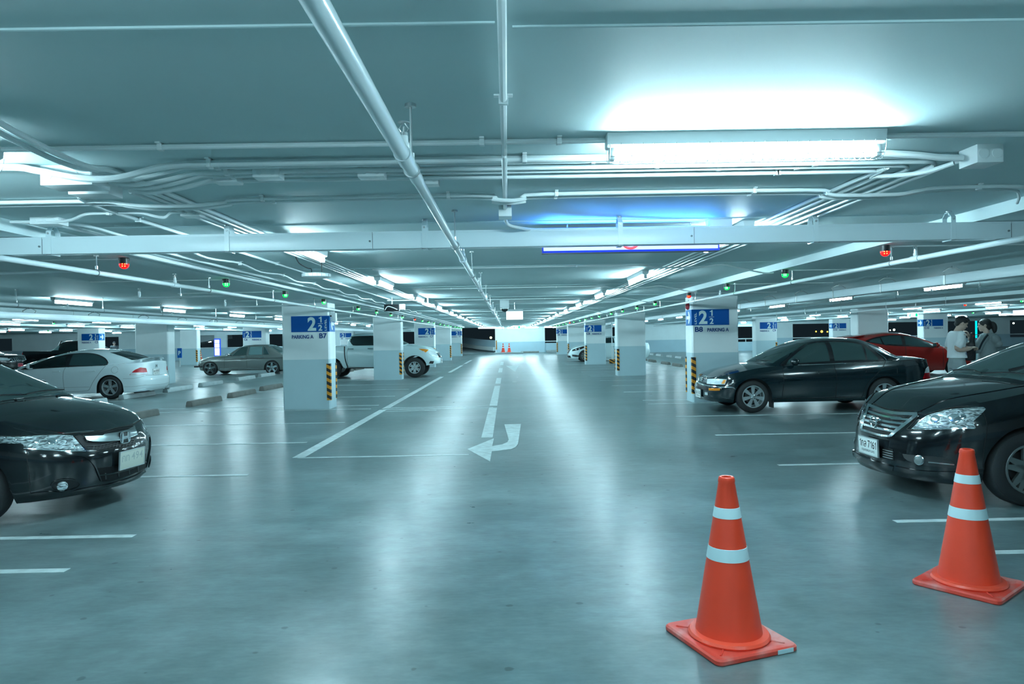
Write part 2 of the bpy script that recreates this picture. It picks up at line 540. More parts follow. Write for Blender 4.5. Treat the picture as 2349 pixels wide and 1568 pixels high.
def strip(x0, y0, x1, y1, w, name='parking_line'):
    d = Vector((x1 - x0, y1 - y0, 0)).normalized(); n = Vector((-d.y, d.x, 0)) * (w / 2)
    return slab(name, [(x0 + n.x, y0 + n.y), (x1 + n.x, y1 + n.y), (x1 - n.x, y1 - n.y), (x0 - n.x, y0 - n.y)])


Y0 = [5.44 + 10.4 * g for g in range(-1, 5)]
for g, y0 in enumerate(Y0):
    for j in range(5):
        y = y0 + 2.4 * j
        if y < 4.0:
            continue
        e = 0.12 if 0 < j < 4 else 0
        strip(-2.94 + random.uniform(-.03, .03), y, -7.95, y, 0.075)
        strip(3.04 + random.uniform(-.03, .03), y, 8.05, y, 0.075)
        if y > 12:
            strip(-10.0, y, -15.0, y, 0.08)
            if y > 16:
                strip(10.2, y, 15.2, y, 0.08)
for a, c in ((8.92, 14.75), (15.02, 27.0), (30.2, 37.5), (40, 46)):
    xa = -2.70 + (a - 8.9) * 0.008; xc = -2.70 + (c - 8.9) * 0.008
    strip(xa, a, xc, c, 0.15, 'lane_line')
strip(-2.70, 8.92, -0.52, 8.92, 0.06, 'lane_line')
strip(-2.66, 14.80, -0.33, 14.86, 0.07, 'lane_line')
strip(-2.66, 15.12, -0.26, 15.20, 0.07, 'lane_line')
strip(-2.62, 14.46, -1.5, 14.50, 0.05, 'lane_line')
for a, c in ((10.42, 14.78), (15.16, 21.4), (22.4, 25.5), (29.5, 33.5), (37, 42)):
    strip(-0.33, a, -0.33, c, 0.17, 'lane_line')
arrow = [(1072, 1030), (1133, 1005), (1129, 1023), (1152, 1019), (1164, 1014), (1167, 1008), (1157, 973), (1195, 972), (1188, 1018), (1183, 1025), (1172, 1030), (1128, 1035), (1124, 1058)]
pts = [gp(*p) for p in arrow]
slab('lane_arrow', [(p.x, p.y) for p in pts])
slab('lane_arrow', [(0.32, 30.0), (0.55, 36.0), (-0.1, 36.0)][::-1])

# ------------------------------------------------------------------ wheel stops
def wheel_stop(x, y, L, m, label, group, rz=0.0):
    t = B().prism([(-0.085, 0), (0.085, 0), (0.065, 0.10), (0.045, 0.13), (-0.045, 0.13), (-0.065, 0.10)], -L / 2, L / 2,
                  Matrix(((1, 0, 0, 0), (0, 0, -1, 0), (0, 1, 0, 0), (0, 0, 0, 1))))
    o = t.obj('wheel_stop', m, bevel=0.008)
    o.location = (x, y, 0); o.rotation_euler = (0, 0, rz)
    return tag(o, label, 'wheel stop', group)


bays = [y0 + 1.2 + 2.4 * j for y0 in Y0[1:] for j in range(4)]
nb = [y for y in bays if 12 < y < 46]
for i, y in enumerate(nb):
    wheel_stop(-7.4, y, 1.5, STOPC, 'grey concrete wheel stop, %s in the row left of the aisle bays' % ORD[i], 'left aisle wheel stops', -0.06)
    wheel_stop(7.85, y, 1.5, STOPC, 'grey concrete wheel stop, %s in the row right of the aisle bays' % ORD[i], 'right aisle wheel stops')
nb2 = [y for y in bays if 15 < y < 46]
for i, y in enumerate(nb2):
    dy = 0.0
    wheel_stop(-10.3, y + dy, 1.5, STOPL, 'pale concrete wheel stop, %s in the far left row of bays' % ORD[i], 'far left wheel stops', -0.06)
nb3 = [y for y in bays if 30 < y < 56]
for i, y in enumerate(nb3):
    wheel_stop(10.5, y, 1.5, STOPL, 'pale concrete wheel stop, %s in the far right row of bays' % ORD[i], 'far right wheel stops')

# ------------------------------------------------------------------ columns


def column(x0, x1, k, code, mir, label, aisle, guards=True, signkind='front', light_on=None):
    """aisle: -1 / +1 = which side of the column faces the aisle with the hazard guards"""
    y0 = 15.2 + 10.4 * k; y1 = y0 + 0.55
    cx = 0.5 * (x0 + x1); w = x1 - x0
    t = thing('concrete_column', label, 'column', (cx, y0, 0), 0, 'concrete columns')
    h = w / 2
    zt = ZB - 0.001
    c = 0.03
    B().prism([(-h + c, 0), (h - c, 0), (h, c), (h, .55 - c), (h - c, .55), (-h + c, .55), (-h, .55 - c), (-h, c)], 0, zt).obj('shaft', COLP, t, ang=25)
    s = aisle
    if guards:
        for yy, d in ((0, -1), (0.55, 1)):
            b = B()
            b.box(min(s * (h - .075), s * (h + .012)), min(yy, yy + d * .012), .19, max(s * (h - .075), s * (h + .012)), max(yy, yy + d * .012), .985)
            b.box(min(s * h, s * (h + .012)), min(yy, yy - d * .075), .19, max(s * h, s * (h + .012)), max(yy, yy - d * .075), .985)
            b.obj('corner_guard', HAZ, t)
    if code:
        e = -0.006
        # blue band on the face and round the aisle corner
        W = w * 0.80
        xa, xb = (h - W, h) if s > 0 else (-h, -h + W)
        sg = B().box(xa, e, 1.68, xb, 0.0, 2.026).obj('level_sign', SBLUE, t)
        b = B()
        ex, ez = (1, 0, 0), (0, 0, 1)
        e2 = e - .002
        if s > 0:
            text(b, '2', (xb - .47 * W / .83, e2, 1.703), ex, ez, .185, .300, .035)
            one(b, (xb - .222, e2, 1.882), ex, ez, .062, .125)
            b.box(xb - .245, e2 - .001, 1.852, xb - .135, e2, 1.862)
            text(b, '2', (xb - .235, e2, 1.703), ex, ez, .085, .128, .03)
            text(b, 'LEVEL', (xb - .098, e2, 1.705), ex, ez, .045, .25, .015, rot=True)
            text_o = [('PARKING A', xa + .01, .47, .082), (code, xb - .22, .165, .113)]
        else:
            text(b, 'LEVEL', (xa + .06, e2, 1.705), ex, ez, .045, .25, .015, rot=True)
            text(b, '2', (xa + .155, e2, 1.703), ex, ez, .185, .300, .035)
            one(b, (xa + .395, e2, 1.882), ex, ez, .062, .125)
            b.box(xa + .375, e2 - .001, 1.852, xa + .485, e2, 1.862)
            text(b, '2', (xa + .39, e2, 1.703), ex, ez, .085, .128, .03)
            text_o = [(code, xa + .065, .175 if len(code) < 3 else .24, .113), ('PARKING A', xb - .48, .47, .082)]
        b.obj('level_lettering', STXT, sg)
        b = B()
        for tx, xx, ww, hh in text_o:
            text(b, tx, (xx, e, 1.535), ex, ez, ww, hh, .03)
        b.obj('bay_code', SNAVY, t)
        # arrow plate on the aisle side
        pl = B().box(min(s * h, s * (h + .006)), -0.006, 1.68, max(s * h, s * (h + .006)), .47, 2.026).obj('arrow_sign', SLITE, t)
        a = B()
        T = Matrix(((0, 0, s, s * (h + .0065)), (1, 0, 0, 0.0), (0, 1, 0, 1.853), (0, 0, 0, 1)))
        q = 1 if code == 'C5' else -1                   # arrow points to larger Y (q=1) or smaller
        poly = [(-.16, -.035), (.02, -.035), (-.03, -.13), (.04, -.13), (.14, 0), (.04, .13), (-.03, .13), (.02, .035), (-.16, .035)]
        poly = [(.24 + q * px, pz) for px, pz in poly]
        a.prism(poly if q > 0 else poly[::-1], 0, .003, T).obj('arrow', mat('arrow_white', (0.78, 0.9, 0.9), 0.4), pl)
    return t


C = 'white and grey square column '
columns = {}
columns['B7'] = column(-4.90, -3.87, 0, 'B7', False, C + 'with blue level sign marked B7, nearest on the left', 1)
columns['B8'] = column(4.03, 5.05, 0, 'B8', True, C + 'with blue level sign marked B8, behind the dark green sedan', -1)
column(-4.92, -3.90, 1, None, 0, C + 'without a sign in front of the white pickup cab', 1)
column(4.03, 5.08, 1, None, 0, C + 'without a sign, second on the right of the aisle', -1)
column(-4.80, -3.76, 2, 'C7', False, C + 'with blue sign marked C7 behind the white pickup bonnet', 1)
column(4.03, 5.08, 2, 'C8', True, C + 'with blue sign marked C8 in front of the white sedan', -1)
column(-4.80, -3.76, 3, None, 0, C + 'without a sign beyond the C7 column', 1)
column(4.03, 5.10, 3, None, 0, C + 'without a sign beyond the C8 column', -1)
column(-4.75, -3.72, 4, 'D7', False, C + 'with blue sign marked D7, last on the left of the aisle', 1)
column(4.03, 5.10, 4, 'D8', True, C + 'with blue sign marked D8, last on the right of the aisle', -1)
column(-13.62, -12.42, 1, None, 0, C + 'without a sign behind the tail of the white sedan', 1, guards=False)
column(-13.62, -12.42, 2, 'C6', True, C + 'with blue sign marked C6 behind the old grey sedan', -1)
column(-22.10, -20.98, 2, 'C5', False, C + 'with blue sign marked C5 in front of the black pickup', 1)
column(-21.70, -20.60, 3, None, 0, C + 'without a sign beside the small blue P sign', 1)
column(-13.6, -12.45, 4, 'D6', True, C + 'with small blue sign behind the C6 column', -1)
column(12.9, 14.05, 1, None, 0, C + 'without a sign behind the red hatchback', -1)
column(12.85, 13.95, 2, 'C9', False, C + 'with blue sign marked C9, above the dark green sedan bonnet', 1)
column(21.55, 22.85, 2, 'C10', True, C + 'with blue sign marked C10, beside the man in white', -1)
column(21.7, 22.85, 3, 'D10', True, C + 'with small blue arrow sign beyond the red hatchback', -1)

# ------------------------------------------------------------------ ceiling lamps
_guard = None


def lamp(loc, rz, label, group, guard=False, src=None):
    if src is not None:
        return dup(src, loc, rz, label, group)
    t = thing('batten_lamp', label, 'ceiling lamp', loc, rz, group)
    L = 1.25
    hs = B()
    hs.prism([(-.048, 0), (.048, 0), (.042, -.052), (.024, -.062), (-.024, -.062), (-.042, -.052)], -L / 2, L / 2,
             Matrix(((0, 0, 1, 0), (1, 0, 0, 0), (0, 1, 0, 0), (0, 0, 0, 1))))
    hs.obj('housing', WHITE, t, bevel=0.004)
    for sx in (-1, 1):
        B().box(sx * .6 - .012, -.022, -.115, sx * .6 + .012, .022, -.06).obj('lamp_holder', WHITE, t, bevel=0.004)
    B().cyl((-.588, 0, -.088), (.588, 0, -.088), .025, n=12).obj('tube', TUBE, t)
    if guard:
        g = B()
        for k in range(26):
            x = -.615 + 1.23 * k / 25
            g.tube([(x + .004 * 0, .058 * math.cos(a), -.05 - .078 * math.sin(a)) for a in [PI * q / 10 for q in range(11)]], .0018, 5)
        for a in (.25, .5, .75):
            g.tube([(-.615, .058 * math.cos(PI * a), -.05 - .078 * math.sin(PI * a)), (.615, .058 * math.cos(PI * a), -.05 - .078 * math.sin(PI * a))], .0018, 5)
        g.obj('wire_guard', STEEL, t)
    return t


big = lamp((1.085, 3.15, ZC), 0, 'large lit strip lamp with wire guard across the ceiling at the upper right', 'strip lamps across the aisle', True)
dup(big, (-2.90, 3.15, ZC), 0, 'lit strip lamp with wire guard cut by the left picture edge', 'strip lamps across the aisle')
l0 = lamp((-1.86, 6.50, ZC), PI / 2, 'nearest lit strip lamp of the row left of the aisle centre', 'lamps left of the aisle')
rows = [(-1.86, 6.50, 13, 'left of the aisle centre', 'lamps left of the aisle', 1),
        (1.95, 6.20, 13, 'right of the aisle centre', 'lamps right of the aisle', 0),
        (-8.6, 13.9, 11, 'over the gap behind the left bays', 'lamps behind the left bays', 0),
        (8.55, 13.6, 11, 'over the gap behind the right bays', 'lamps behind the right bays', 0),
        (-15.4, 22.4, 9, 'over the near side of the left neighbouring aisle', 'lamps over the left neighbouring aisle', 0),
        (-19.2, 27.0, 8, 'over the far side of the left neighbouring aisle', 'lamps over the left neighbouring aisle far side', 0),
        (-26.2, 37.4, 5, 'over the far left bays', 'lamps at the far left', 0),
        (15.4, 22.2, 9, 'over the near side of the right neighbouring aisle', 'lamps over the right neighbouring aisle', 0),
        (19.2, 27.2, 8, 'over the far side of the right neighbouring aisle', 'lamps over the right neighbouring aisle far side', 0),
        (26.2, 37.4, 5, 'over the far right bays', 'lamps at the far right', 0),
        (-30.2, 41.6, 4, 'furthest to the left', 'lamps at the leftmost edge', 0), (30.2, 42.0, 4, 'furthest to the right', 'lamps at the rightmost edge', 0)]
for x, y0, n, where, grp, skip in rows:
    for k in range(n):
        if k < skip:
            continue
        lamp((x, y0 + 4.18 * k, ZC), PI / 2, '%s lit strip lamp of the row %s' % (ORD[k], where), grp, src=l0)
lamp((0.9, 57.0, ZC - .02), 0, 'lit strip lamp lying across the far end of the aisle beside the green exit sign', 'strip lamps at the far end', src=l0)
lamp((-1.9, 60.5, ZC - .02), 0, 'lit strip lamp across the far end of the aisle above the ramp', 'strip lamps at the far end', src=l0)
lamp((-26.0, 60.0, 1.60), 0, 'lit strip lamp under the sloping ramp behind the left wall opening', 'strip lamps at the far end', src=l0)
lamp((-5.2, 64.2, ZC), 0, 'added lit strip lamp brightening the dark ramp at the far left of the aisle end', 'lamps added before the far wall', src=l0)  # lamp added to brighten the ramp walls
lamp((-7.6, 60.2, ZC), 0, 'added lit strip lamp over the foot of the ramp beyond the D7 column', 'lamps added before the far wall', src=l0)  # extra lamp added to lift the light on the ramp
for k, (x, y) in enumerate(((-.9, 62.6), (.6, 62.6), (2.2, 62.6), (3.9, 62.0))):  # lamps added to brighten the far white wall
    lamp((x, y, ZC - .02), 0, 'added lit strip lamp brightening the far white wall, %s from the left' % ('first', 'second', 'third', 'fourth')[k], 'lamps added before the far wall', src=l0)
# unseen lamps added around the camera keep lighting the foreground
for x, y in ((-1.86, 0.4), (1.95, 0.2), (-1.86, -3.8), (1.95, -3.8), (-8.6, 5.5), (8.55, 5.3), (-8.6, 9.7), (8.55, 9.5)):
    lamp((x, y, ZC), PI / 2, 'unseen lit strip lamp added near the camera to light the foreground', 'lamps around the camera', src=l0)

# ------------------------------------------------------------------ bay indicators


def indicator(col, label, group):
    t = thing('bay_indicator', label, 'indicator light', (0, 0, 0), 0, group)
    B().lathe([(0, 0), (.046, 0), (.046, -.055), (.040, -.058), (0, -.058)], 20).obj('holder', DARK, t)
    prof = [(.044, -.058)] + [(.044 * math.cos(a), -.062 - .044 * math.sin(a)) for a in [PI / 2 * q / 6 for q in range(7)]]
    B().lathe(prof, 20).obj('dome', REDD if col == 'r' else GRND, t)
    d = B()
    for dx in (-1, 1):
        for dz in (-1, 1):
            d.ball((.011 * dx, -.043, -.072 + .010 * dz), .0048, 8, 6)
    d.obj('diodes', REDL if col == 'r' else GRNL, t)
    return t


ig = indicator('g', '', 'green bay indicators'); ir = indicator('r', '', 'red bay indicators')
firsts = {'g': ig, 'r': ir}; usedf = {}
red_left, red_right = {0, 8}, {0, 3, 13}
for side, reds, x in (('left', red_left, -3.62), ('right', red_right, 3.62)):
    cg = cr = 0
    rzi = .40 if side == 'left' else -.40
    for i, y in enumerate(bays):
        c = 'r' if i in reds else 'g'
        if c == 'r':
            lab = 'red round bay indicator lamp, %s red one under the %s ceiling beam' % (ORD[cr], side); cr += 1
        else:
            lab = 'green round bay indicator lamp, %s green one under the %s ceiling beam' % (ORD[cg], side); cg += 1
        grp = ('red' if c == 'r' else 'green') + ' bay indicators'
        zz = ZB
        if c not in usedf:
            usedf[c] = 1
            o = firsts[c]; o.location = (x, y, zz); o['label'] = lab; o.rotation_euler = (0, 0, rzi)
        else:
            o = dup(firsts[c], (x, y, zz), rzi, lab, grp)
# indicators of the neighbouring aisles
for i, (px, py, Y, c) in enumerate([(123, 741, 33, 'g'), (380, 750, 34, 'r'), (22, 758, 34, 'r'), (110, 759, 38, 'g'), (242, 772, 44, 'g'), (1876, 723, 30, 'g'), (1926, 732, 40, 'g'), (2111, 706, 27, 'g'), (2214, 699, 27, 'r'), (2232, 717, 34, 'g'), (2344, 690, 27, 'g'), (2156, 721, 36, 'g')]):
    p = gp(px, py, 2.335); zz = ZC
    if any(a < p.x < b_ for a, b_ in ((12.2, 14.3), (-14.1, -11.9), (20.9, 23.2), (-22.7, -20.4))) or p.y > 57:
        p = gp(px, py, 2.225); zz = ZB
    word = 'red' if c == 'r' else 'green'
    dup(firsts[c], (p.x, min(p.y, 57.0), zz), 0, 'tiny %s indicator lamp far off on the %s, %s' % (word, 'left' if px < 1000 else 'right', ['above the white sedan bonnet', 'above the grey sedan', 'at the picture edge', 'above the black pickup bed', 'above the C5 column', 'above the C9 column', 'left of the green exit sign', 'above the C10 column', 'above the man in white', 'above the ponytail woman', 'at the right picture edge', 'beside the C10 column'][i]), 'far ' + word + ' indicators')

# black bay sensors at the outer edge of the beams
sen = thing('bay_sensor', 'x', 'sensor', (0, 0, 0), 0, 'black bay sensors')
B().prism([(-.09, -.05), (.09, -.05), (.13, 0), (.09, .05), (-.09, .05), (-.13, 0)], -.045, 0).obj('sensor_body', DARK, sen, bevel=.006)
B().cyl((0, 0, -.06), (0, 0, -.045), .03, n=12).obj('sensor_eye', BLACK, sen)
first = True
for side, x in (('left', -5.45), ('right', 5.45)):
    for i, y in enumerate(bays[1:14]):
        lab = 'flat black bay sensor, %s along the %s ceiling beam edge' % (ORD[i], side)
        if first:
            sen.location = (x, y, ZC - .012); sen['label'] = lab; first = False
        else:
            dup(sen, (x, y, ZC - .012), 0, lab)

# ------------------------------------------------------------------ pipes, conduits, trunking


def clip(b, p, axis, r):
    """a saddle over a ceiling conduit; axis 0 = along X, 1 = along Y"""
    x, y, z = p
    w, s = r + .004, .011
    if axis == 0:
        b.box(x - s, y - w, z - w, x + s, y + w, ZC); b.box(x - s, y - w - .018, ZC - .008, x + s, y + w + .018, ZC)
    else:
        b.box(x - w, y - s, z - w, x + w, y + s, ZC); b.box(x - w - .018, y - s, ZC - .008, x + w + .018, y + s, ZC)


def conduit(label, pts, r=.012, clips=(), axis=0, sub=1, group=None, name='conduit', n=8):
    P = cat_rom(pts, sub) if sub > 1 else [Vector(p) for p in pts]
    o = B().tube(P, r, n).obj(name, CONDUIT)
    tag(o, label, 'conduit', group)
    for p in clips:
        c = B(); clip(c, p, axis, r)
        c.obj('conduit_clip', WHITE, o, bevel=.002)
    return o


ZQ = ZC - .018
conduit('thin white ceiling conduit running across to the left end of the large lamp', [(-2.26, 3.165, ZQ), (.458, 3.165, ZQ)], .012, [(-1.55, 3.165, ZQ), (-.1, 3.165, ZQ), (.25, 3.165, ZQ)])
conduit('thin white ceiling conduit running from the large lamp to the right picture edge', [(1.712, 3.165, ZQ), (5.4, 3.165, ZQ)][:1] + [(3.5, 3.165, ZQ)], .012, [(2.6, 3.165, ZQ)])
# bundle B..F across the ceiling
bun = [('thickest white conduit of the bundle crossing under the large lamp', 3.45, .017, -2.05, 2.27), ('second white conduit of the bundle crossing under the large lamp', 3.545, .011, -2.05, 0),
       ('third white conduit of the bundle crossing under the large lamp', 3.655, .012, -2.05, 0), ('fourth white conduit of the bundle crossing under the large lamp', 3.745, .010, -2.05, 0),
       ('lowest white conduit of the bundle crossing under the large lamp', 3.845, .013, -2.05, 0)]
turn = [None, 2.39, 2.31, 2.22, 2.13]
for i, (lab, y, r, xa, xb) in enumerate(bun):
    z = ZC - r - .006
    dip = .05
    pts = [(-3.5, y, z), (-2.62, y, z), (-2.5, y, z - .02)]
    start = [(-2.06, y + .0, ZC - .06), (-1.93, y - .0, ZC - .075), (-1.78, y, ZC - .055), (-1.62, y, z)]
    if i == 0:
        start = [(-3.5, y, z), (-2.5, y, z), (-2.3, y, z - .02), (-2.08, y, ZC - .085), (-1.9, y, ZC - .085), (-1.7, y, z - .015), (-1.55, y, z)]
    P = cat_rom(start, 5)
    if turn[i] is None:
        P += cat_rom([(1.9, y, z), (2.05, y, z - .012), (2.16, y, z - .025), (2.27, y, z - .03)], 4)
    else:
        xt = turn[i]; rr = .12
        P += [Vector((xt - rr + rr * math.sin(a), y + rr - rr * math.cos(a), z)) for a in [PI / 2 * q / 8 for q in range(9)]]
        P += [Vector((xt, 57.5, z))]
    cl = [(-1.45 + .0 * i, y, z), (.1 + .35 * i, y, z), (1.75 - .06 * i, y, z)]
    conduit(lab, P, r, cl, 0, group='bundle under the large lamp')
# pair G, H
def wave(y, z, r):
    d = .036
    return cat_rom([(-3.5, y, z), (-2.55, y, z), (-2.37, y, z - d * .5), (-2.2, y, z - d), (-1.92, y, z - d), (-1.74, y, z - d * .5), (-1.56, y, z), (-.18, y, z), (-.08, y, z - d * .7), (.03, y, z - d),
                    (.13, y, z - d * .7), (.26, y, z), (1.85, y, z), (2.0, y, z - d * .7), (2.1, y, z - d), (2.44, y, z - d), (2.56, y, z - d * .5), (2.72, y, z), (3.2, y, z), (3.36, y + .12, z - .01), (3.48, y + .3, z - .03)], 4)
conduit('upper of the two wavy white conduits crossing in front of the blue lit sign', wave(4.33, ZC - .02, .012), .012, [(-1.5, 4.33, ZC - .02), (-.35, 4.33, ZC - .02), (.32, 4.33, ZC - .02), (1.55, 4.33, ZC - .02), (2.95, 4.33, ZC - .02)], group='wavy conduit pair')
conduit('lower of the two wavy white conduits crossing in front of the blue lit sign', wave(4.425, ZC - .02, .010), .010, [(.32, 4.425, ZC - .02), (1.55, 4.425, ZC - .02), (-1.46, 4.425, ZC - .02)], group='wavy conduit pair')
conduit('short wavy conduit at the left running to the small box above the trunking', cat_rom([(-3.49, 4.95, ZC - .03), (-3.1, 4.93, ZC - .035), (-2.85, 4.76, ZC - .02), (-2.7, 4.74, ZC - .018), (-2.48, 4.74, ZC - .018), (-2.38, 4.76, ZC - .04), (-2.32, 4.78, ZC - .045), (-2.25, 4.74, ZC - .02), (-2.16, 4.76, ZC - .02)], 4), .011, [(-2.68, 4.74, ZC - .018)])
# long conduits of the left bundle
for i, (x, ya, r) in enumerate(((-1.99, .3, .014), (-2.06, .3, .013), (-2.13, 4.1, .011), (-2.19, 4.1, .011))):
    z = ZC - r - .005
    P = [(x, ya, z)]
    if i < 2:
        P += [Vector(p) for p in cat_rom([(x, 2.75, z), (x, 2.95, z - .02), (x, 3.2, z - .035), (x, 3.4, z - .03), (x, 3.5, z - .01), (x, 3.62, z)], 4)]
    P += [(x, 57.5, z)]
    conduit('%s long white conduit of the bundle along the left lamp row' % ('innermost', 'second', 'third', 'outermost')[i], P, r, [(x, y, z) for y in (2.6, 6, 9, 12)] if i < 2 else [(x, y, z) for y in (6, 9, 12)], 1, group='left lamp row conduits')
conduit('single white conduit along the left ceiling, between lamp bundle and wavy conduit', cat_rom([(-2.28, 3.92, ZC - .05), (-2.36, 4.05, ZC - .045), (-2.55, 4.2, ZC - .02), (-2.62, 4.55, ZC - .02), (-2.62, 5, ZC - .02)], 4) + [(-2.62, 16, ZC - .02)], .013, [(-2.62, y, ZC - .02) for y in (5.0, 8, 11, 14)], 1)
w = [(-3.2, 5.05, ZC - .03), (-3.08, 5.2, ZC - .03)]
for k in range(26):
    y = 5.6 + k * .75
    w.append((-3.02 + .035 * (k % 2), y, ZC - (.022 if k % 2 else .05)))
conduit('wavy white conduit sagging between clips along the left ceiling', cat_rom(w, 4), .011, [(p[0], p[1], ZC - .03) for p in w[3::2]][:10], 1)
conduit('thick white cable run beside the left ceiling beam', cat_rom([(-3.40, 5.6, 2.33), (-3.42, 7, 2.325), (-3.44, 10, 2.335), (-3.40, 14, 2.325), (-3.44, 20, 2.34), (-3.38, 30, 2.34), (-3.38, 50, 2.35)], 6), .022, [], 1)
conduit('second white cable run beside the left ceiling beam', cat_rom([(-3.25, 5.06, 2.37), (-3.2, 5.6, 2.36), (-3.22, 8, 2.35), (-3.24, 12, 2.37), (-3.2, 18, 2.36), (-3.24, 30, 2.37), (-3.22, 50, 2.37)], 6), .015, [], 1)
# conduit along the middle, ending at the blue sign
P = [(0.0, .5, ZC - .02), (0, 3.3, ZC - .02)] + [tuple(p) for p in cat_rom([(0, 3.36, ZC - .022), (0, 3.42, ZC - .05), (0, 3.9, ZC - .05), (0, 4.0, ZC - .03), (0, 4.1, ZC - .02)], 4)] + [(0, 4.8, ZC - .02)]
conduit('white conduit along the middle of the ceiling leading to the blue lit sign', P, .0135, [(0, y, ZC - .02) for y in (1.2, 2.6, 4.55)], 1)
conduit('white conduit from the small box bending along the top of the blue lit sign', cat_rom([(0, 4.92, ZC - .03), (.0, 5.0, ZC - .05), (.02, 5.06, ZC - .085), (.10, 5.1, ZC - .105), (.30, 5.35, ZC - .085), (1.0, 5.45, ZC - .07), (1.62, 5.5, ZC - .06)], 5), .012)
tag(B().box(-.045, 4.78, ZC - .075, .045, 4.93, ZC).obj('junction_box', WHITE, bevel=.006), 'small white box on the ceiling above the trunking, at the end of the middle conduit', 'junction box')
tag(B().box(1.60, 5.46, ZC - .10, 1.78, 5.58, ZC - .0).obj('junction_box', WHITE, bevel=.008), 'white box at the upper right corner of the blue lit sign', 'junction box')
# junction boxes on the conduits
def jbox(c, sx, sy, sz, label, group='white junction boxes', knock=True):
    x, y = c
    o = B().box(x - sx / 2, y - sy / 2, ZC - sz, x + sx / 2, y + sy / 2, ZC).obj('junction_box', WHITE, bevel=.004)
    tag(o, label, 'junction box', group)
    if knock:
        k = B()
        n = max(2, int(sx / .055))
        for q in range(n):
            xx = x - sx / 2 + sx * (q + .5) / n
            k.cyl((xx, y - sy / 2 - .003, ZC - sz * .5), (xx, y - sy / 2 + .002, ZC - sz * .5), sz * .28, n=12)
        k.obj('knockout', CONDUIT, o)
    return o
jbox((-2.20, 3.60), .26, .16, .10, 'large white junction box on the left, the upper of the pair')
jbox((-2.25, 3.86), .22, .14, .09, 'large white junction box on the left, the lower of the pair')
jbox((2.37, 3.46), .13, .14, .09, 'white junction box on the ceiling right of the large lamp')
jbox((-1.24, 3.68), .14, .09, .05, 'small white conduit box, third from the central sprinkler pipe')
jbox((-1.50, 3.80), .13, .09, .045, 'small white conduit box, furthest left along the conduit bundle')
jbox((-.70, 3.70), .14, .09, .05, 'small white conduit box just left of the central sprinkler pipe')
jbox((-.42, 3.90), .11, .08, .05, 'small white conduit box just right of the central sprinkler pipe')
jbox((-2.14, 4.80), .13, .10, .045, 'small white box at the left end of the wavy conduit')
jbox((-3.25, 5.0), .2, .12, .05, 'white junction box above the left end of the trunking')
conduit('short white conduit dropping from the right junction box into the corner bundle', cat_rom([(2.30, 3.56, ZC - .05), (2.22, 3.66, ZC - .07), (2.14, 3.78, ZC - .06), (2.08, 3.95, ZC - .03), (2.06, 4.15, ZC - .018), (2.06, 9, ZC - .018), (2.06, 30, ZC - .018)], 4), .012)
# cross conduits feeding the indicators
for i, y in enumerate(bays[:9]):
    conduit('thin white conduit on the left beam, %s, feeding a bay indicator' % ORD[i], [(-5.38, y + .02, ZB - .009), (-3.62, y + .02, ZB - .009)], .007, n=6, group='indicator feeds left')
    conduit('thin white conduit on the right beam, %s, feeding a bay indicator' % ORD[i], [(5.38, y + .02, ZB - .009), (3.62, y + .02, ZB - .009)], .007, n=6, group='indicator feeds right')
for i, y in enumerate((8.9, 12.6, 16.5, 24, 33)):
    conduit('thin white cross conduit over the aisle, %s beyond the blue sign' % ORD[i], cat_rom([(-1.70, y, ZC - .014), (0, y, ZC - .014), (1.6, y, ZC - .014), (1.95, y, ZC - .05), (2.5, y, ZC - .05), (2.75, y, ZC - .025), (3.0, y + .1, ZC - .06), (3.35, y + .2, ZC - .12), (3.5, y + .22, ZC - .125)], 5), .010, [(-1.0, y, ZC - .014), (.9, y, ZC - .014)], group='cross conduits over the aisle')

# sprinkler pipes


def hanger(b, x, y, z, r, top):
    b.cyl((x, y, z + r), (x, y, top), .005, n=6)
    b.cyl((x, y, top - .012), (x, y, top), .022, n=10)
    b.cyl((x, y, z + r + .01), (x, y, z + r + .04), .012, n=8)
    ring = [(x + (r + .004) * math.cos(a), y, z + (r + .004) * math.sin(a)) for a in [2 * PI * q / 16 for q in range(17)]]
    b.tube(ring, .005, 6, caps=False)


def head(b, x, y, z0, up, T=None):
    s = 1 if up else -1
    b.cyl((x, y, z0), (x, y, z0 + s * .012), .014, n=10)
    for sx in (-1, 1):
        b.tube([(x + sx * .008, y, z0 + s * .012), (x + sx * .017, y, z0 + s * .026), (x + sx * .004, y, z0 + s * .045)], .0028, 6)
    b.cyl((x, y, z0 + s * .014), (x, y, z0 + s * .034), .004, n=6)
    b.cyl((x, y, z0 + s * .046), (x, y, z0 + s * .049), .021, n=14)


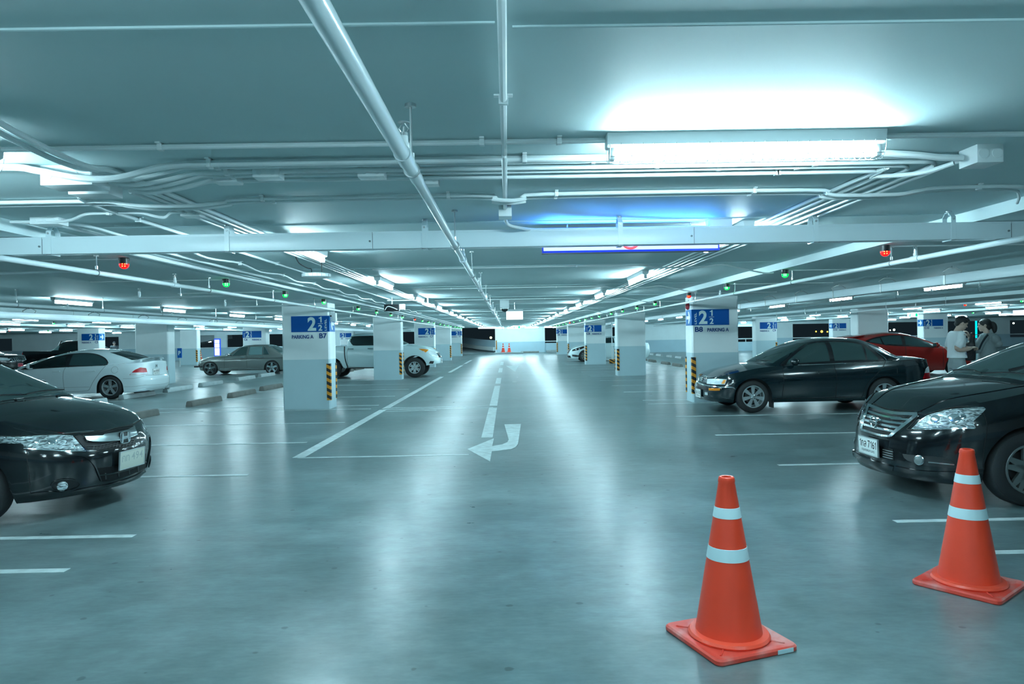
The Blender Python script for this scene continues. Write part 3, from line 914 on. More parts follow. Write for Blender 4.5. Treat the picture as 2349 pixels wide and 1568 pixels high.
def sprinkler_pipe(label, x, z, y0, y1, r, hang, heads, top, branches=0, bx=0):
    t = thing('sprinkler_pipe', label, 'sprinkler pipe', (x, y0, z))
    ys = [y0, 2.85] if x > -1 and x < 0 else [y0]
    p = B()
    if ys[-1] == 2.85:
        p.tube([(x, y0, z), (x, 2.85, z)], r * 1.08, 16); p.tube([(x, 2.85, z), (x, y1, z)], r * .93, 16)
    else:
        p.tube([(x, y0, z), (x, y1, z)], r, 14)
    p.obj('pipe', PIPE, t, loc=None)
    o = t.children[0]; o.location = (-x, -y0, -z)
    for y in heads:
        cp = B()
        cp.tube([(x, y - .06, z), (x, y + .06, z)], r + .006, 16)
        c = cp.obj('coupling', PIPE, t); c.location = (-x, -y0, -z)
    for y in hang:
        h = B(); hanger(h, x, y, z, r, top)
        h = h.obj('pipe_hanger', STEEL, t); h.location = (-x, -y0, -z)
    for y in heads:
        h = B()
        h.cyl((x, y, z), (x, y, z + .05), .020, n=12); h.cyl((x, y, z + .05), (x, y, z + .075), .015, n=12)
        rs = h.obj('riser', WHITE, t); rs.location = (-x, -y0, -z)
        k = B(); head(k, x, y, z + .075, True)
        k.obj('sprinkler_head', STEEL, rs)
    for y in branches or ():
        h = B()
        h.tube([(x, y, z), (x + bx * .7, y, z - .01), (x + bx, y, z - .01)], .013, 10)
        h.tube(cat_rom([(x + bx - .02 * (1 if bx > 0 else -1), y, z - .01), (x + bx, y, z), (x + bx, y, z + .05)], 4), .015, 10)
        h.cyl((x + bx, y, z + .02), (x + bx, y, z + .075), .019, n=10)
        rs = h.obj('branch_pipe', PIPE, t); rs.location = (-x, -y0, -z)
        k = B(); head(k, x + bx, y, z + .075, True); k.obj('sprinkler_head', STEEL, rs)
        k = B(); hanger(k, x + bx * .6, y, z - .01, .013, top); k.obj('branch_hanger', STEEL, rs)
    return t


sp = sprinkler_pipe('pale grey sprinkler pipe hanging along the middle of the aisle with a red mark', -.357, 2.148, 0.9, 60, .0245, [2.69, 4.93, 7.3, 9.7, 12.1, 15, 18, 21, 25, 29, 34, 40], [2.5, 5.8, 9.1, 12.4, 15.7, 19, 22.3, 26], ZC)
o = B().box(-.388, 2.47, 2.145, -.376, 2.50, 2.163).obj('paint_mark', mat('mark_red', (.35, .02, .03), .5), sp); o.location = (.357, -.9, -2.148)
sprinkler_pipe('white sprinkler pipe along the left ceiling beam', -3.74, 2.148, 2.0, 57, .023, [6.4, 8.8, 11.2, 13.6, 17, 20, 24, 28, 33], [7.9], ZB, [6.25, 9.9, 12.9, 17.3, 20.6], -1.45)
sprinkler_pipe('white sprinkler pipe along the right ceiling beam', 3.74, 2.148, 2.0, 57, .023, [6.75, 9.1, 11.4, 13.8, 17, 20, 24, 28, 33], [6.35, 12.2, 19, 26], ZB)
sprinkler_pipe('dark-looking sprinkler pipe behind the left bays', -7.9, 2.15, 9, 57, .03, [11.3, 13.7, 16, 19, 22, 26, 30], [12.6, 16.5, 20.5], ZC)
sprinkler_pipe('white sprinkler pipe behind the right bays', 7.7, 2.15, 9, 57, .03, [11.3, 13.7, 16, 19, 22, 26, 30], [12.6, 16.5, 20.5], ZC)
sprinkler_pipe('white sprinkler pipe over the right neighbouring bays', 12.0, 2.17, 14, 57, .03, [19, 22, 25, 28, 31], [20.4, 27], ZC)
sprinkler_pipe('white sprinkler pipe over the left neighbouring bays', -11.75, 2.17, 14, 57, .03, [19, 22, 25, 28, 31], [20.4, 27], ZC)

# trunking across the aisle, and two long ones behind the bays


def trunking(label, a, b_, w, h, hang, along, seams=()):
    (x0, y0, z0), (x1, y1, z1) = a, b_
    t = thing('cable_trunking', label, 'cable trunking', a)
    def put(o):
        o.location = (-a[0], -a[1], -a[2]); return o
    if along == 'x':
        put(B().box(x0, y0 - w / 2, z0, x1, y0 + w / 2, z0 + h).obj('trunk_body', mat('trunk_paint', (.74, .87, .91), .3), t, bevel=.003))
        put(B().box(x0, y0 - w / 2 - .003, z0 + h - .012, x1, y0 + w / 2 + .003, z0 + h + .004).obj('trunk_lid', mat('trunk_paint', (1, 1, 1)), t))
    else:
        put(B().box(x0 - w / 2, y0, z0, x0 + w / 2, y1, z0 + h).obj('trunk_body', mat('trunk_paint', (1, 1, 1)), t, bevel=.003))
    for q in hang:
        k = B()
        if along == 'x':
            s = .018
            k.box(q - s, y0 - w / 2 - .006, z0 - .006, q + s, y0 - w / 2 - .001, z0 + h + .045)
            k.box(q - s, y0 + w / 2 + .001, z0 - .006, q + s, y0 + w / 2 + .006, z0 + h + .045)
            k.box(q - s, y0 - w / 2 - .006, z0 - .008, q + s, y0 + w / 2 + .006, z0 - .001)
            zt = z0 + h + .085
            k.add([(q - s, y0 - w / 2 - .006, z0 + h + .045), (q + s, y0 - w / 2 - .006, z0 + h + .045), (q + s, y0 - .02, zt), (q - s, y0 - .02, zt),
                   (q - s, y0 - w / 2 - .001, z0 + h + .045), (q + s, y0 - w / 2 - .001, z0 + h + .045), (q + s, y0 - .02, zt - .006), (q - s, y0 - .02, zt - .006)],
                  [(0, 1, 2, 3), (7, 6, 5, 4), (0, 4, 5, 1), (2, 6, 7, 3), (0, 3, 7, 4), (1, 5, 6, 2)])
            k.add([(q - s, y0 + w / 2 + .006, z0 + h + .045), (q + s, y0 + w / 2 + .006, z0 + h + .045), (q + s, y0 + .02, zt), (q - s, y0 + .02, zt),
                   (q - s, y0 + w / 2 + .001, z0 + h + .045), (q + s, y0 + w / 2 + .001, z0 + h + .045), (q + s, y0 + .02, zt - .006), (q - s, y0 + .02, zt - .006)],
                  [(3, 2, 1, 0), (4, 5, 6, 7), (1, 5, 4, 0), (3, 7, 6, 2), (4, 7, 3, 0), (2, 6, 5, 1)])
            k.box(q - s, y0 - .022, zt - .006, q + s, y0 + .022, zt)
            top = ZB if abs(q) > 3.52 else ZC
            k2 = B(); k2.cyl((q, y0, zt - .02), (q, y0, max(top, zt + .001)), .006, n=8); k2.cyl((q, y0, max(top, zt + .001) - .01), (q, y0, max(top, zt + .002)), .02, n=10)
            k2.cyl((q, y0 - w / 2 - .012, z0 + h + .03), (q, y0 - w / 2 - .005, z0 + h + .03), .008, n=8)
        else:
            yy = q
            k.tube([(x0 - w / 2, yy, z0 + h), (x0 - w / 2 - .03, yy, z0 + h + .05), (x0 - .05, yy, z0 + h + .10), (x0, yy, z0 + h + .10), (x0 + .05, yy, z0 + h + .10), (x0 + w / 2 + .03, yy, z0 + h + .05), (x0 + w / 2, yy, z0 + h)], .008, 6)
            k.box(x0 - w / 2 - .006, yy - .02, z0 - .006, x0 - w / 2, yy + .02, z0 + h); k.box(x0 - w / 2, yy - .02, z0 - .006, x0 + w / 2, yy + .02, z0)
            k2 = B(); k2.cyl((x0, yy, z0 + h + .09), (x0, yy, ZC), .007, n=6)
        hk = k.obj('trunk_hanger', mat('trunk_paint', (1, 1, 1)) if along == 'x' else STEEL, t); put(hk)
        k2.obj('hanger_rod', GALV, hk)
    for q in seams:
        k = B()
        k.box(q - .0015, y0 - w / 2 - .0035, z0 + .001, q + .0015, y0 + w / 2, z0 + h)
        k.cyl((q - .02, y0 - w / 2 - .007, z0 + h / 2 - .005), (q - .02, y0 - w / 2 + .001, z0 + h / 2 - .005), .0075, n=10)
        put(k.obj('trunk_joint', mat('joint_grey', (.18, .24, .26), .4, .3), t))
    return t


trunking('white box trunking hanging right across the aisle in front of the blue sign', (-4.3, 5.30, 2.178), (4.7, 5.30, 2.178), .10, .124, [-3.42, -2.09, -.61, .865, 2.34, 3.38], 'x', [-3.47, -1.0, 1.42, 3.82])
trunking('long grey box trunking hanging behind the right bays', (6.35, 7, 2.14), (6.35, 57, 2.14), .22, .13, [8.2, 9.9, 11.6, 13.3, 15, 16.8, 18.6, 20.5, 24, 28], 'y')
trunking('long pale box trunking hanging beyond the left bays', (-10.9, 14, 2.08), (-10.9, 57, 2.08), .25, .15, [16, 18.5, 21, 23.5, 26, 28.5, 31, 34], 'y')

# ------------------------------------------------------------------ blue lit sign behind the trunking
t = thing('lit_sign', 'blue framed lit sign board with a red ring, hanging behind the white trunking', 'sign', (1.0, 5.60, 2.16))
blu = mat('sign_frame_blue', (.0, .01, .12), .3, emit=(.02, .06, 1.0), es=.5)
def fr(b, nm, m, par=t):
    o = b.obj(nm, m, par); o.location = (-1.0, -5.60, -2.16); return o
x0, x1, z0, z1 = .29, 1.715, 2.165, 2.365
b = B(); b.box(x0, 5.60, z0, x1, 5.70, z1)
fr(b, 'sign_box', BLACK)
b = B(); b.box(x0, 5.585, z0, x1, 5.60, z0 + .016); b.box(x0, 5.585, z1 - .016, x1, 5.60, z1); b.box(x0, 5.585, z0 + .016, x0 + .012, 5.60, z1 - .016); b.box(x1 - .012, 5.585, z0 + .016, x1, 5.60, z1 - .016)
fr(b, 'sign_frame', blu)
b = B(); b.box(x0 + .012, 5.592, z0 + .016, x1 - .012, 5.60, z1 - .016)
fr(b, 'sign_face', mat('sign_face_lit', (.6, .65, 1), .4, emit=(.50, .53, 1.0), es=1.25))
b = B(); ring = [(1.0 + .072 * math.cos(a), 5.589, 2.265 + .072 * math.sin(a)) for a in [2 * PI * q / 36 for q in range(37)]]
b.tube(ring, .011, 6, caps=False)
fr(b, 'red_ring', mat('ring_red', (.9, .05, .03), .4, emit=(1, .10, .05), es=.9))
ld = bpy.data.lights.new('sign_light', 'AREA'); ld.shape = 'RECTANGLE'; ld.size = 1.35; ld.size_y = .03; ld.energy = 16.0; ld.color = (.05, .30, 1.0)
lo_ = bpy.data.objects.new('sign_light', ld); COL.objects.link(lo_); lo_.parent = t
lo_.location = (0, -.075, .125); lo_.rotation_euler = (PI + .45, 0, 0)
b = B()
for xx in (.5, 1.5):
    b.cyl((xx, 5.65, z1 + .006), (xx, 5.65, ZC), .006, n=6)
fr(b, 'sign_rod', STEEL)

# ------------------------------------------------------------------ small ceiling fittings
t = thing('dome_camera', 'white boxed dome camera hanging over the far middle of the aisle', 'camera', (-.055, 17.0, 2.2))
B().box(-.11, -.1, 0.0, .11, .1, .2).obj('camera_box', WHITE, t, bevel=.006)
B().cyl((0, 0, 0), (0, 0, -.02), .10, n=24).obj('dome_ring', GALV, t)
B().ball((0, 0, -.02), (.085, .085, .075), 20, 12).obj('dome', mat('smoked_dome', (.03, .04, .045), .08), t)
t = thing('hanging_sign', 'blank white sign panel behind the dome camera', 'sign', (.20, 18.4, 1.95))
B().box(-.22, -.03, 0, .22, .03, .22).obj('sign_panel', LITW, t, bevel=.004)
B().box(-.22, -.03, .22, .22, .03, .27).obj('sign_rail', WHITE, t)
B().cyl((0, 0, .26), (0, 0, .45), .008, n=6).obj('sign_rod', STEEL, t)

def exit_sign(label, loc, w=.55):
    t = thing('exit_sign', label, 'exit sign', loc)
    B().box(-w / 2, -.04, 0, w / 2, .04, w * .42).obj('sign_panel', LITW, t, bevel=.004)
    b = B(); h = w * .42
    b.ball((-.27 * w, -.045, h * .76), (.045 * w, .008, .045 * w), 10, 6)
    b.tube([(-.30 * w, -.045, h * .60), (-.33 * w, -.045, h * .38), (-.25 * w, -.045, h * .12)], .03 * w, 6)
    b.tube([(-.31 * w, -.045, h * .40), (-.42 * w, -.045, h * .22)], .025 * w, 6)
    b.tube([(-.30 * w, -.045, h * .58), (-.18 * w, -.045, h * .48)], .022 * w, 6)
    b.tube([(-.31 * w, -.045, h * .58), (-.42 * w, -.045, h * .50)], .022 * w, 6)
    b.box(.22 * w, -.046, h * .12, .42 * w, -.041, h * .88)
    b.box(-.06 * w, -.046, h * .46, .12 * w, -.041, h * .54)
    b.prism([(-.1, 0), (-.03, .06), (-.03, -.06)], -.046, -.041, Matrix(((w, 0, 0, 0), (0, 0, 1, 0), (0, w, 0, h * .5), (0, 0, 0, 1))))
    b.obj('running_man', EXITG, t)
    B().cyl((0, 0, w * .42), (0, 0, ZC - loc[2]), .01, n=6).obj('sign_rod', STEEL, t)
    return t
exit_sign('green and white running man exit sign at the far end of the aisle', (.76, 56.0, 2.13), .62)
t = exit_sign('green exit sign hanging on the right between the parked cars and the far wall', (19.85, 34.0, 2.12), .5)

t = thing('detector_disc', 'round white antenna disc hung on a wire under the left ceiling', 'detector', (-2.05, 7.55, 2.17))
B().lathe([(0, 0), (.13, 0), (.15, .012), (.15, .045), (.13, .05), (0, .05)], 32).obj('disc', WHITE, t, bevel=0)
b = B()
for k in range(20):
    a = 2 * PI * k / 20
    b.box(.1505 * math.cos(a) - .003, .1505 * math.sin(a) - .003, .014, .1505 * math.cos(a) + .003, .1505 * math.sin(a) + .003, .043)
b.obj('vent_ribs', GALV, t)
b = B(); b.tube(cat_rom([(-.05, 0, .05), (-.06, .02, .1), (-.1, .02, .11), (-.18, 0, .16), (-.22, 0, .23)], 5), .005, 6); b.cyl((.06, 0, .05), (.06, 0, .23), .006, n=6)
b.obj('cable', DARK, t)
t = thing('cable_box', 'black open equipment box with a white unit above the left bays', 'equipment box', (-2.5, 15.2, 2.10))
B().box(-.16, -.08, 0, .16, .08, .15).obj('case', BLACK, t, bevel=.004)
B().box(.17, -.08, .03, .28, .08, .15).obj('unit', WHITE, t, bevel=.004)
b = B(); b.tube(cat_rom([(-.14, -.085, .02), (-.08, -.09, .10), (.02, -.09, .08), (.13, -.085, .03)], 5), .008, 6); b.cyl((0, 0, .15), (0, 0, .30), .01, n=6)
b.obj('cable', CONDUIT, t)
t = thing('column_camera', 'white camera box on the aisle corner of the B7 column', 'camera', (-3.80, 15.28, 2.0))
B().box(-.06, -.04, -.10, .06, .10, .09).obj('camera_box', WHITE, t, bevel=.005)
b = B(); b.cyl((-.04, -.045, .02), (-.04, -.035, .02), .018, n=12); b.obj('lens', BLACK, t)
B().box(-.07, .0, .09, .02, .06, .2).obj('bracket', WHITE, t, bevel=.004)
t = thing('alarm_bell', 'dark red alarm bell on the aisle side of the B8 column', 'alarm', (4.03, 15.45, 2.11))
B().lathe([(0, 0), (.075, 0), (.085, .02), (.07, .05), (.03, .07), (0, .07)], 24, Matrix(((0, 0, -1, 0), (0, 1, 0, 0), (1, 0, 0, 0), (0, 0, 0, 1)))).obj('bell', mat('bell_red', (.35, .015, .03), .3), t)
B().box(-.02, -.03, .08, 0.0, .03, .14).obj('bracket', WHITE, t)
t = thing('wire_antenna', 'small wall antenna arm under the ceiling left of the middle pipe', 'antenna', (-1.75, 15.5, 2.33))
b = B(); b.cyl((-.9, 0, .02), (-.08, 0, .02), .012, n=8); b.obj('arm', CONDUIT, t)
b = B(); b.cyl((0, 0, -.06), (0, 0, .07), .018, n=8); b.box(-.12, -.02, -.085, .05, .02, -.06); b.obj('antenna', WHITE, t)

# small free standing bits
t = thing('directory_sign', 'tall lit blue and white directory panel far off on the left', 'sign', (-22.6, 54.5, 0))
B().box(-.24, -.06, .35, .24, .06, 1.75).obj('panel_case', mat('case_blue', (0, .05, .4), .4, emit=(.03, .10, 1), es=.7), t)
b = B()
for z0, z1 in ((1.40, 1.66), (1.05, 1.36), (.45, 1.01)):
    b.box(-.18, -.07, z0, .18, -.06, z1)
b.obj('lit_panel', mat('panel_lit', (.7, .8, 1), .4, emit=(.75, .88, 1), es=1.6), t)
B().cyl((0, 0, 0), (0, 0, .35), .05, n=10).obj('post', GALV, t)
t = thing('direction_sign', 'small blue sign with a white P standing right of the white sedan', 'sign', (-20.25, 43.2, 0))
B().box(-.13, -.03, .55, .13, .03, 1.15).obj('sign_panel', SBLUE, t)
b = B(); text(b, 'P', (-.07, -.033, .72), (1, 0, 0), (0, 0, 1), .15, .26, .03); b.obj('lettering', STXT, t)
B().cyl((0, 0, 0), (0, 0, .55), .03, n=8).obj('post', GALV, t)
t = thing('sign_post', 'thin white pole on a small striped block beside the C8 column', 'post', (5.55, 37.0, 0))
B().cyl((0, 0, .2), (0, 0, 2.2), .03, n=8).obj('pole', WHITE, t)
B().box(-.16, -.1, 0, .16, .1, .22).obj('block', HAZ, t, bevel=.01)

# lights of the town seen through the openings
def glow(px, py, r, col, es, label, grp):
    p = yp(px, py, 120)
    tag(B().ball((0, 0, 0), r, 10, 6).obj('distant_light', mat('light_' + grp.replace(' ', '_'), col, .4, emit=col, es=es)), label, 'distant light', grp).location = p
glow(1872, 760, .12, (1, .45, .05), 5, 'leftmost of the three orange lights in the night opening behind the red car', 'orange town lights')
glow(1885, 760, .20, (1, .5, .06), 7, 'biggest orange light in the night opening behind the red car', 'orange town lights')
glow(1898, 760.5, .12, (1, .45, .05), 5, 'rightmost of the three orange lights in the night opening behind the red car', 'orange town lights')
glow(2051, 756, .18, (.8, 1, .85), 5, 'white light low in the night opening left of the C10 column', 'white town lights')
glow(2325, 741, .15, (.9, .9, 1), 5, 'white light in the night opening at the right picture edge', 'white town lights')
glow(2042, 757, .10, (.8, 1, .85), 4, 'smaller white light low in the night opening left of the C10 column', 'white town lights')
glow(1126, 774, .2, (.9, 1, .5), 4, 'small yellowish light above the ramp wall', 'yellow town lights')
p0, p1 = yp(2239, 731, 62.0), yp(2241, 772, 62.0)
t = tag(B().cyl((p0.x, 62, -.6), (p0.x, 62, p0.z + .5), .07, n=8).obj('neon_strip', mat('neon_cyan', (0, .7, .9), .4, emit=(0, .75, 1), es=2.2)), 'upright cyan neon strip outside, between the man and the woman', 'neon light')
p = yp(1717, 742, 57.92)
tag(B().box(p.x - .95, 57.92, 2.02, p.x + .95, 58.0, 2.16).obj('lit_sign', mat('strip_sign', (.3, .7, 1), .4, emit=(.3, .75, 1), es=1.6)), 'long pale blue lit strip sign above the opening right of the B8 column', 'sign')
p = yp(2337, 717, 33)
t = thing('lit_sign', 'pale violet lit panel cut by the right picture edge', 'sign', (p.x, 33, p.z - .12))
B().box(-.25, -.04, 0, .8, .04, .26).obj('panel', mat('violet_lit', (.7, .7, 1), .4, emit=(.72, .76, 1), es=1.3), t)
B().cyl((0.2, 0, .26), (0.2, 0, ZC - p.z + .12), .01, n=6).obj('rod', STEEL, t)

# ------------------------------------------------------------------ traffic cones


def cone(loc, rz, label, s=1.0):
    t = thing('traffic_cone', label, 'traffic cone', loc, rz, 'traffic cones')
    H = .80
    rb, rt = .158, .034
    def rad(z):
        return rb + (rt - rb) * (z - .05) / (H - .05)
    hb = .228
    def sq(h, r, z):
        out = []
        for cx, cy, a0 in ((h - r, h - r, 0), (-h + r, h - r, 90), (-h + r, -h + r, 180), (h - r, -h + r, 270)):
            for q in range(6):
                a = math.radians(a0 + 18 * q)
                out.append((cx + r * math.cos(a), cy + r * math.sin(a), z))
        return out
    b = B(); rings = [sq(hb - .006, .03, 0.0), sq(hb, .035, .006), sq(hb, .035, .022), sq(hb - .008, .03, .030), sq(hb - .035, .02, .030), sq(hb - .042, .02, .026), sq(.12, .1, .027)]
    vs = [p for r in rings for p in r]; n = len(rings[0]); fs = []
    for i in range(len(rings) - 1):
        fs += [(i * n + k, i * n + (k + 1) % n, (i + 1) * n + (k + 1) % n, (i + 1) * n + k) for k in range(n)]
    fs += [tuple(range(n))[::-1], tuple(range((len(rings) - 1) * n, len(rings) * n))]
    b.add(vs, fs)
    for a in (45, 135, 225, 315):
        ca, sa = math.cos(math.radians(a)), math.sin(math.radians(a))
        b.tube([(.17 * ca, .17 * sa, .027), (.255 * ca, .255 * sa, .027)], .005, 6)
    base = b.obj('base', CONEB, t, ang=30)
    B().lathe([(.150, .022), (.188, .026), (.194, .036), (.186, .048), (.165, .052), (.150, .052)], 48).obj('collar', CONER, t)
    prof = [(rad(.045), .045), (rad(.30), .30), (rad(.47), .47), (rad(.60), .60), (rad(.772), .772), (rad(.772) + .002, .778), (rad(.795) + .002, .796), (rad(.80) - .002, .80), (.024, .799), (.024, .76), (.06, .5)]
    B().lathe(prof, 48).obj('cone_body', CONE, t)
    for z0, z1, nm in ((.405, .465, 'reflective_band'), (.605, .655, 'reflective_band')):
        B().lathe([(rad(z0) + .0005, z0), (rad(z0) + .0018, z0 + .001), (rad(z1) + .0018, z1 - .001), (rad(z1) + .0005, z1)], 48).obj(nm, TAPE, t)
    return t


c1 = gp(1672, 1466)
cone1 = cone((c1.x, c1.y, 0), math.radians(19.5), 'orange traffic cone with two white bands at the front, left of the pair')
bb = B().box(.10, -.2295, .004, .19, -.2275, .024).obj('tape_scrap', TAPE, cone1)
c2 = gp(2222, 1342)
cone2 = dup(cone1, (c2.x, c2.y, 0), math.radians(38), 'orange traffic cone with two white bands at the right edge, before the black sedan')
for ch in [c for c in cone2.children if c.name.startswith('tape_scrap')]:
    bpy.data.objects.remove(ch)
p = yp(1157, 812, 58.5)
dup(cone1, (p.x - .12, 62.5, 0.12), 0.3, 'left one of the two small orange cones before the far white wall')
dup(cone1, (p.x + .42, 62.5, 0.12), 0.1, 'right one of the two small orange cones before the far white wall')
tag(B().box(-1.2, 61.9, 0, 1.4, 63.1, .12).obj('kerb_slab', STOPL, bevel=.02), 'flat pale slab on the floor under the two far cones', 'kerb')
p = yp(460, 822, 52)
dup(cone1, (p.x, 52, 0), 0.2, 'small orange traffic cone far off on the left, above the old grey sedan bonnet')

# ------------------------------------------------------------------ vehicles


def curve(pts, lin=False):
    """monotone-ish cubic through points -> f(x)"""
    xs = [p[0] for p in pts]; ys = [p[1] for p in pts]; n = len(xs)
    d = [(ys[i + 1] - ys[i]) / (xs[i + 1] - xs[i]) for i in range(n - 1)]
    m = [d[0]] + [0 if d[i - 1] * d[i] <= 0 else 2 * d[i - 1] * d[i] / (d[i - 1] + d[i]) for i in range(1, n - 1)] + [d[-1]]

    def f(x):
        if x <= xs[0]:
            return ys[0]
        if x >= xs[-1]:
            return ys[-1]
        i = 0
        while x > xs[i + 1]:
            i += 1
        h = xs[i + 1] - xs[i]; t = (x - xs[i]) / h
        if lin:
            return ys[i] + (ys[i + 1] - ys[i]) * t
        return ((2 * t ** 3 - 3 * t * t + 1) * ys[i] + (t ** 3 - 2 * t * t + t) * h * m[i]
                + (-2 * t ** 3 + 3 * t * t) * ys[i + 1] + (t ** 3 - t * t) * h * m[i + 1])
    return f


def sstep(t):
    t = max(0.0, min(1.0, t)); return t * t * (3 - 2 * t)


class Car:
    def __init__(s, root, L, W, zt, nose, tail, arches, sill=.18, Rf=.75, nf=2.6, Rr=.6, nr=3.0, fy=None, crown=None, wx=None,
                 roof=None, gw=None, tumble=.34, gm=4.2, bow=(.10, .07), gx=None, paint=None, gzb=-.03, fall=.55):
        s.root = root; s.L = L; s.W = W; s.paint = paint
        zt = curve(zt); nose = curve(nose); tail = curve(tail)
        fy = curve(fy or [(0, .93), (.10, .97), (.35, .995), (.6, 1.0), (.82, .985), (1, .945)])
        crown = curve(crown or [(0, .0), (.25, .035), (1.0, .05), (L - .6, .03), (L, .0)])
        wx = curve(wx or [(0, W * .97), (.9, W), (L - 1.0, W), (L, W * .95)])
        # outline
        O = []
        for q in range(17):
            a = PI / 2 * q / 16
            O.append((Rf * (1 - math.cos(a) ** (2 / nf)), math.sin(a) ** (2 / nf)))
        xs = set()
        x = Rf + .06
        while x < L - Rr - .03:
            xs.add(round(x, 4)); x += .07
        for (xw, zw, ra) in arches:
            xs = {q for q in xs if abs(q - xw) > ra + .02}
            for q in range(19):
                xs.add(round(xw + ra * math.cos(PI * q / 18), 4))
            xs.add(round(xw - ra - .012, 4)); xs.add(round(xw + ra + .012, 4))
        O = [o for o in O if all(abs(o[0] - xw) > ra + .02 for xw, zw, ra in arches)]
        lo = O[-1][0] if O else 0
        mid = [(x, 1.0) for x in sorted(xs)]
        R = []
        for q in range(17):
            a = PI / 2 * (16 - q) / 16
            R.append((L - Rr * (1 - math.cos(a) ** (2 / nr)), math.sin(a) ** (2 / nr)))
        R = [o for o in R if all(abs(o[0] - xw) > ra + .02 for xw, zw, ra in arches)]
        def yf(x):
            f = 1.0
            if x < Rf:
                f = min(f, (1 - (1 - x / Rf) ** nf) ** (1 / nf))
            if x > L - Rr:
                f = min(f, (1 - (1 - (L - x) / Rr) ** nr) ** (1 / nr))
            return f
        mid = [(x, yf(x)) for x, _ in mid]
        Ox = {round(o[0], 3) for o in mid}
        P = [o for o in O if round(o[0], 3) not in Ox] + mid + [o for o in R if round(o[0], 3) not in Ox]
        P.sort(key=lambda o: o[0])
        # keep the three pieces in order
        nz, nk = 16, 10
        V = []; F = []
        def zlow(x):
            z = sill(x) if callable(sill) else sill
            for xw, zw, ra in arches:
                if abs(x - xw) < ra + 1e-6:
                    z = max(z, zw + math.sqrt(max(0, ra * ra - (x - xw) ** 2)))
            return z
        s0 = sill(L / 2) if callable(sill) else sill
        cols = []
        for x0, yfr in P:
            zl = zlow(x0); zh = zt(x0); col = []
            ff = 1 - sstep(x0 / fall); fr = 1 - sstep((L - x0) / fall)
            for j in range(nz + 1):
                z = zl + (zh - zl) * j / nz
                zn = (z - s0) / max(.05, zh - s0)
                y = wx(x0) * yfr * fy(max(0, min(1, zn)))
                x = x0 + nose(z) * ff - tail(z) * fr
                col.append((x, y, z))
            xe, ye, ze = col[-1]
            for k in range(1, nk + 1):
                q = 1 - k / nk
                col.append((xe, ye * q, ze + crown(x0) * (1 - q ** 2.3)))
            cols.append(col)
        m = nz + nk + 1
        def push(cols, V, F, m):
            for sg in (1, -1):
                o = len(V)
                for c in cols:
                    V += [(p[0], p[1] * sg, p[2]) for p in c]
                for i in range(len(cols) - 1):
                    for j in range(m - 1):
                        a = o + i * m + j
                        f = (a, a + m, a + m + 1, a + 1)
                        F.append(f if sg < 0 else f[::-1])
        push(cols, V, F, m)
        s.zlow = zlow
        # greenhouse
        if roof:
            rf = curve(roof)
            gx0, gx1 = roof[0][0], roof[-1][0]
            gwf = curve(gw)
            G = []; n = 56
            for i in range(n + 1):
                x0 = gx0 + (gx1 - gx0) * i / n
                zb = zt(x0) + gzb; h = max(.004, rf(x0) - zb); w = gwf(x0); col = []
                wf = 1 - sstep((x0 - gx0) / 1.4); wr = 1 - sstep((gx1 - x0) / 1.1)
                for q in range(19):
                    a = PI / 2 * q / 18
                    zz = h * math.sin(a) ** (2 / gm); y = w * math.cos(a) ** (2 / gm)
                    y *= 1 - tumble * zz / w
                    u = (y / w) ** 2
                    col.append((x0 - bow[0] * (1 - u) * wf + bow[1] * (1 - u) * wr, y, zb + zz))
                G.append(col)
            push(G, V, F, 19)
        bm = bmesh.new()
        vv = [bm.verts.new(v) for v in V]
        for f in F:
            try:
                bm.faces.new([vv[i] for i in f])
            except ValueError:
                pass
        bmesh.ops.remove_doubles(bm, verts=bm.verts, dist=.0008)
        bmesh.ops.dissolve_degenerate(bm, edges=bm.edges, dist=.0004)
        bmesh.ops.recalc_face_normals(bm, faces=bm.faces)
        me = bpy.data.meshes.new('body'); bm.to_mesh(me)
        s.bvh = BVHTree.FromBMesh(bm); bm.free()
        me.shade_smooth(); me.set_sharp_from_angle(angle=math.radians(50)); me.materials.append(paint)
        s.body = bpy.data.objects.new('body', me); COL.objects.link(s.body); s.body.parent = root
        # underbody with wheel wells
        U = []
        for c, (x0, yfr) in zip(cols, P):
            p = c[0]
            U.append([(p[0], max(0, p[1] - .004), p[2] - .003), (p[0], max(0, p[1] - .12), p[2] - .004), (p[0], p[1] * .4, p[2] - .004), (p[0], 0, p[2] - .004)])
        V = []; F = []; push(U, V, F, 4)
        B().add(V, F).obj('underbody', DARK, root, recalc=False)

    # ---- a piece of trim that follows the body surface
    def cast(s, plane, u, v, sgn):
        if plane == 'side':
            o, d = Vector((u, 3 * sgn, v)), Vector((0, -sgn, 0))
        elif plane == 'front':
            o, d = Vector((-3, u, v)), Vector((1, 0, 0))
        elif plane == 'rear':
            o, d = Vector((s.L + 3, u, v)), Vector((-1, 0, 0))
        elif plane == 'top':
            o, d = Vector((u, v, 4)), Vector((0, 0, -1))
        elif plane == 'corner':                 # from the front quarter: u along (1,-1) diagonal
            c = math.sqrt(.5)
            d = Vector((c, -sgn * c, 0)); o = Vector((0, sgn * s.W, v)) + Vector((c, sgn * c, 0)) * u - d * 4; o.z = v
        elif plane == 'photo':
            M = Matrix.Translation(s.root.location) @ Matrix.Rotation(s.root.rotation_euler.z, 4, 'Z')
            Mi = M.inverted()
            o = Mi @ Vector((0, 0, CAM_H)); d = (Mi.to_3x3() @ ray(u, v)).normalized()
        h, n, i, ds = s.bvh.ray_cast(o, d)
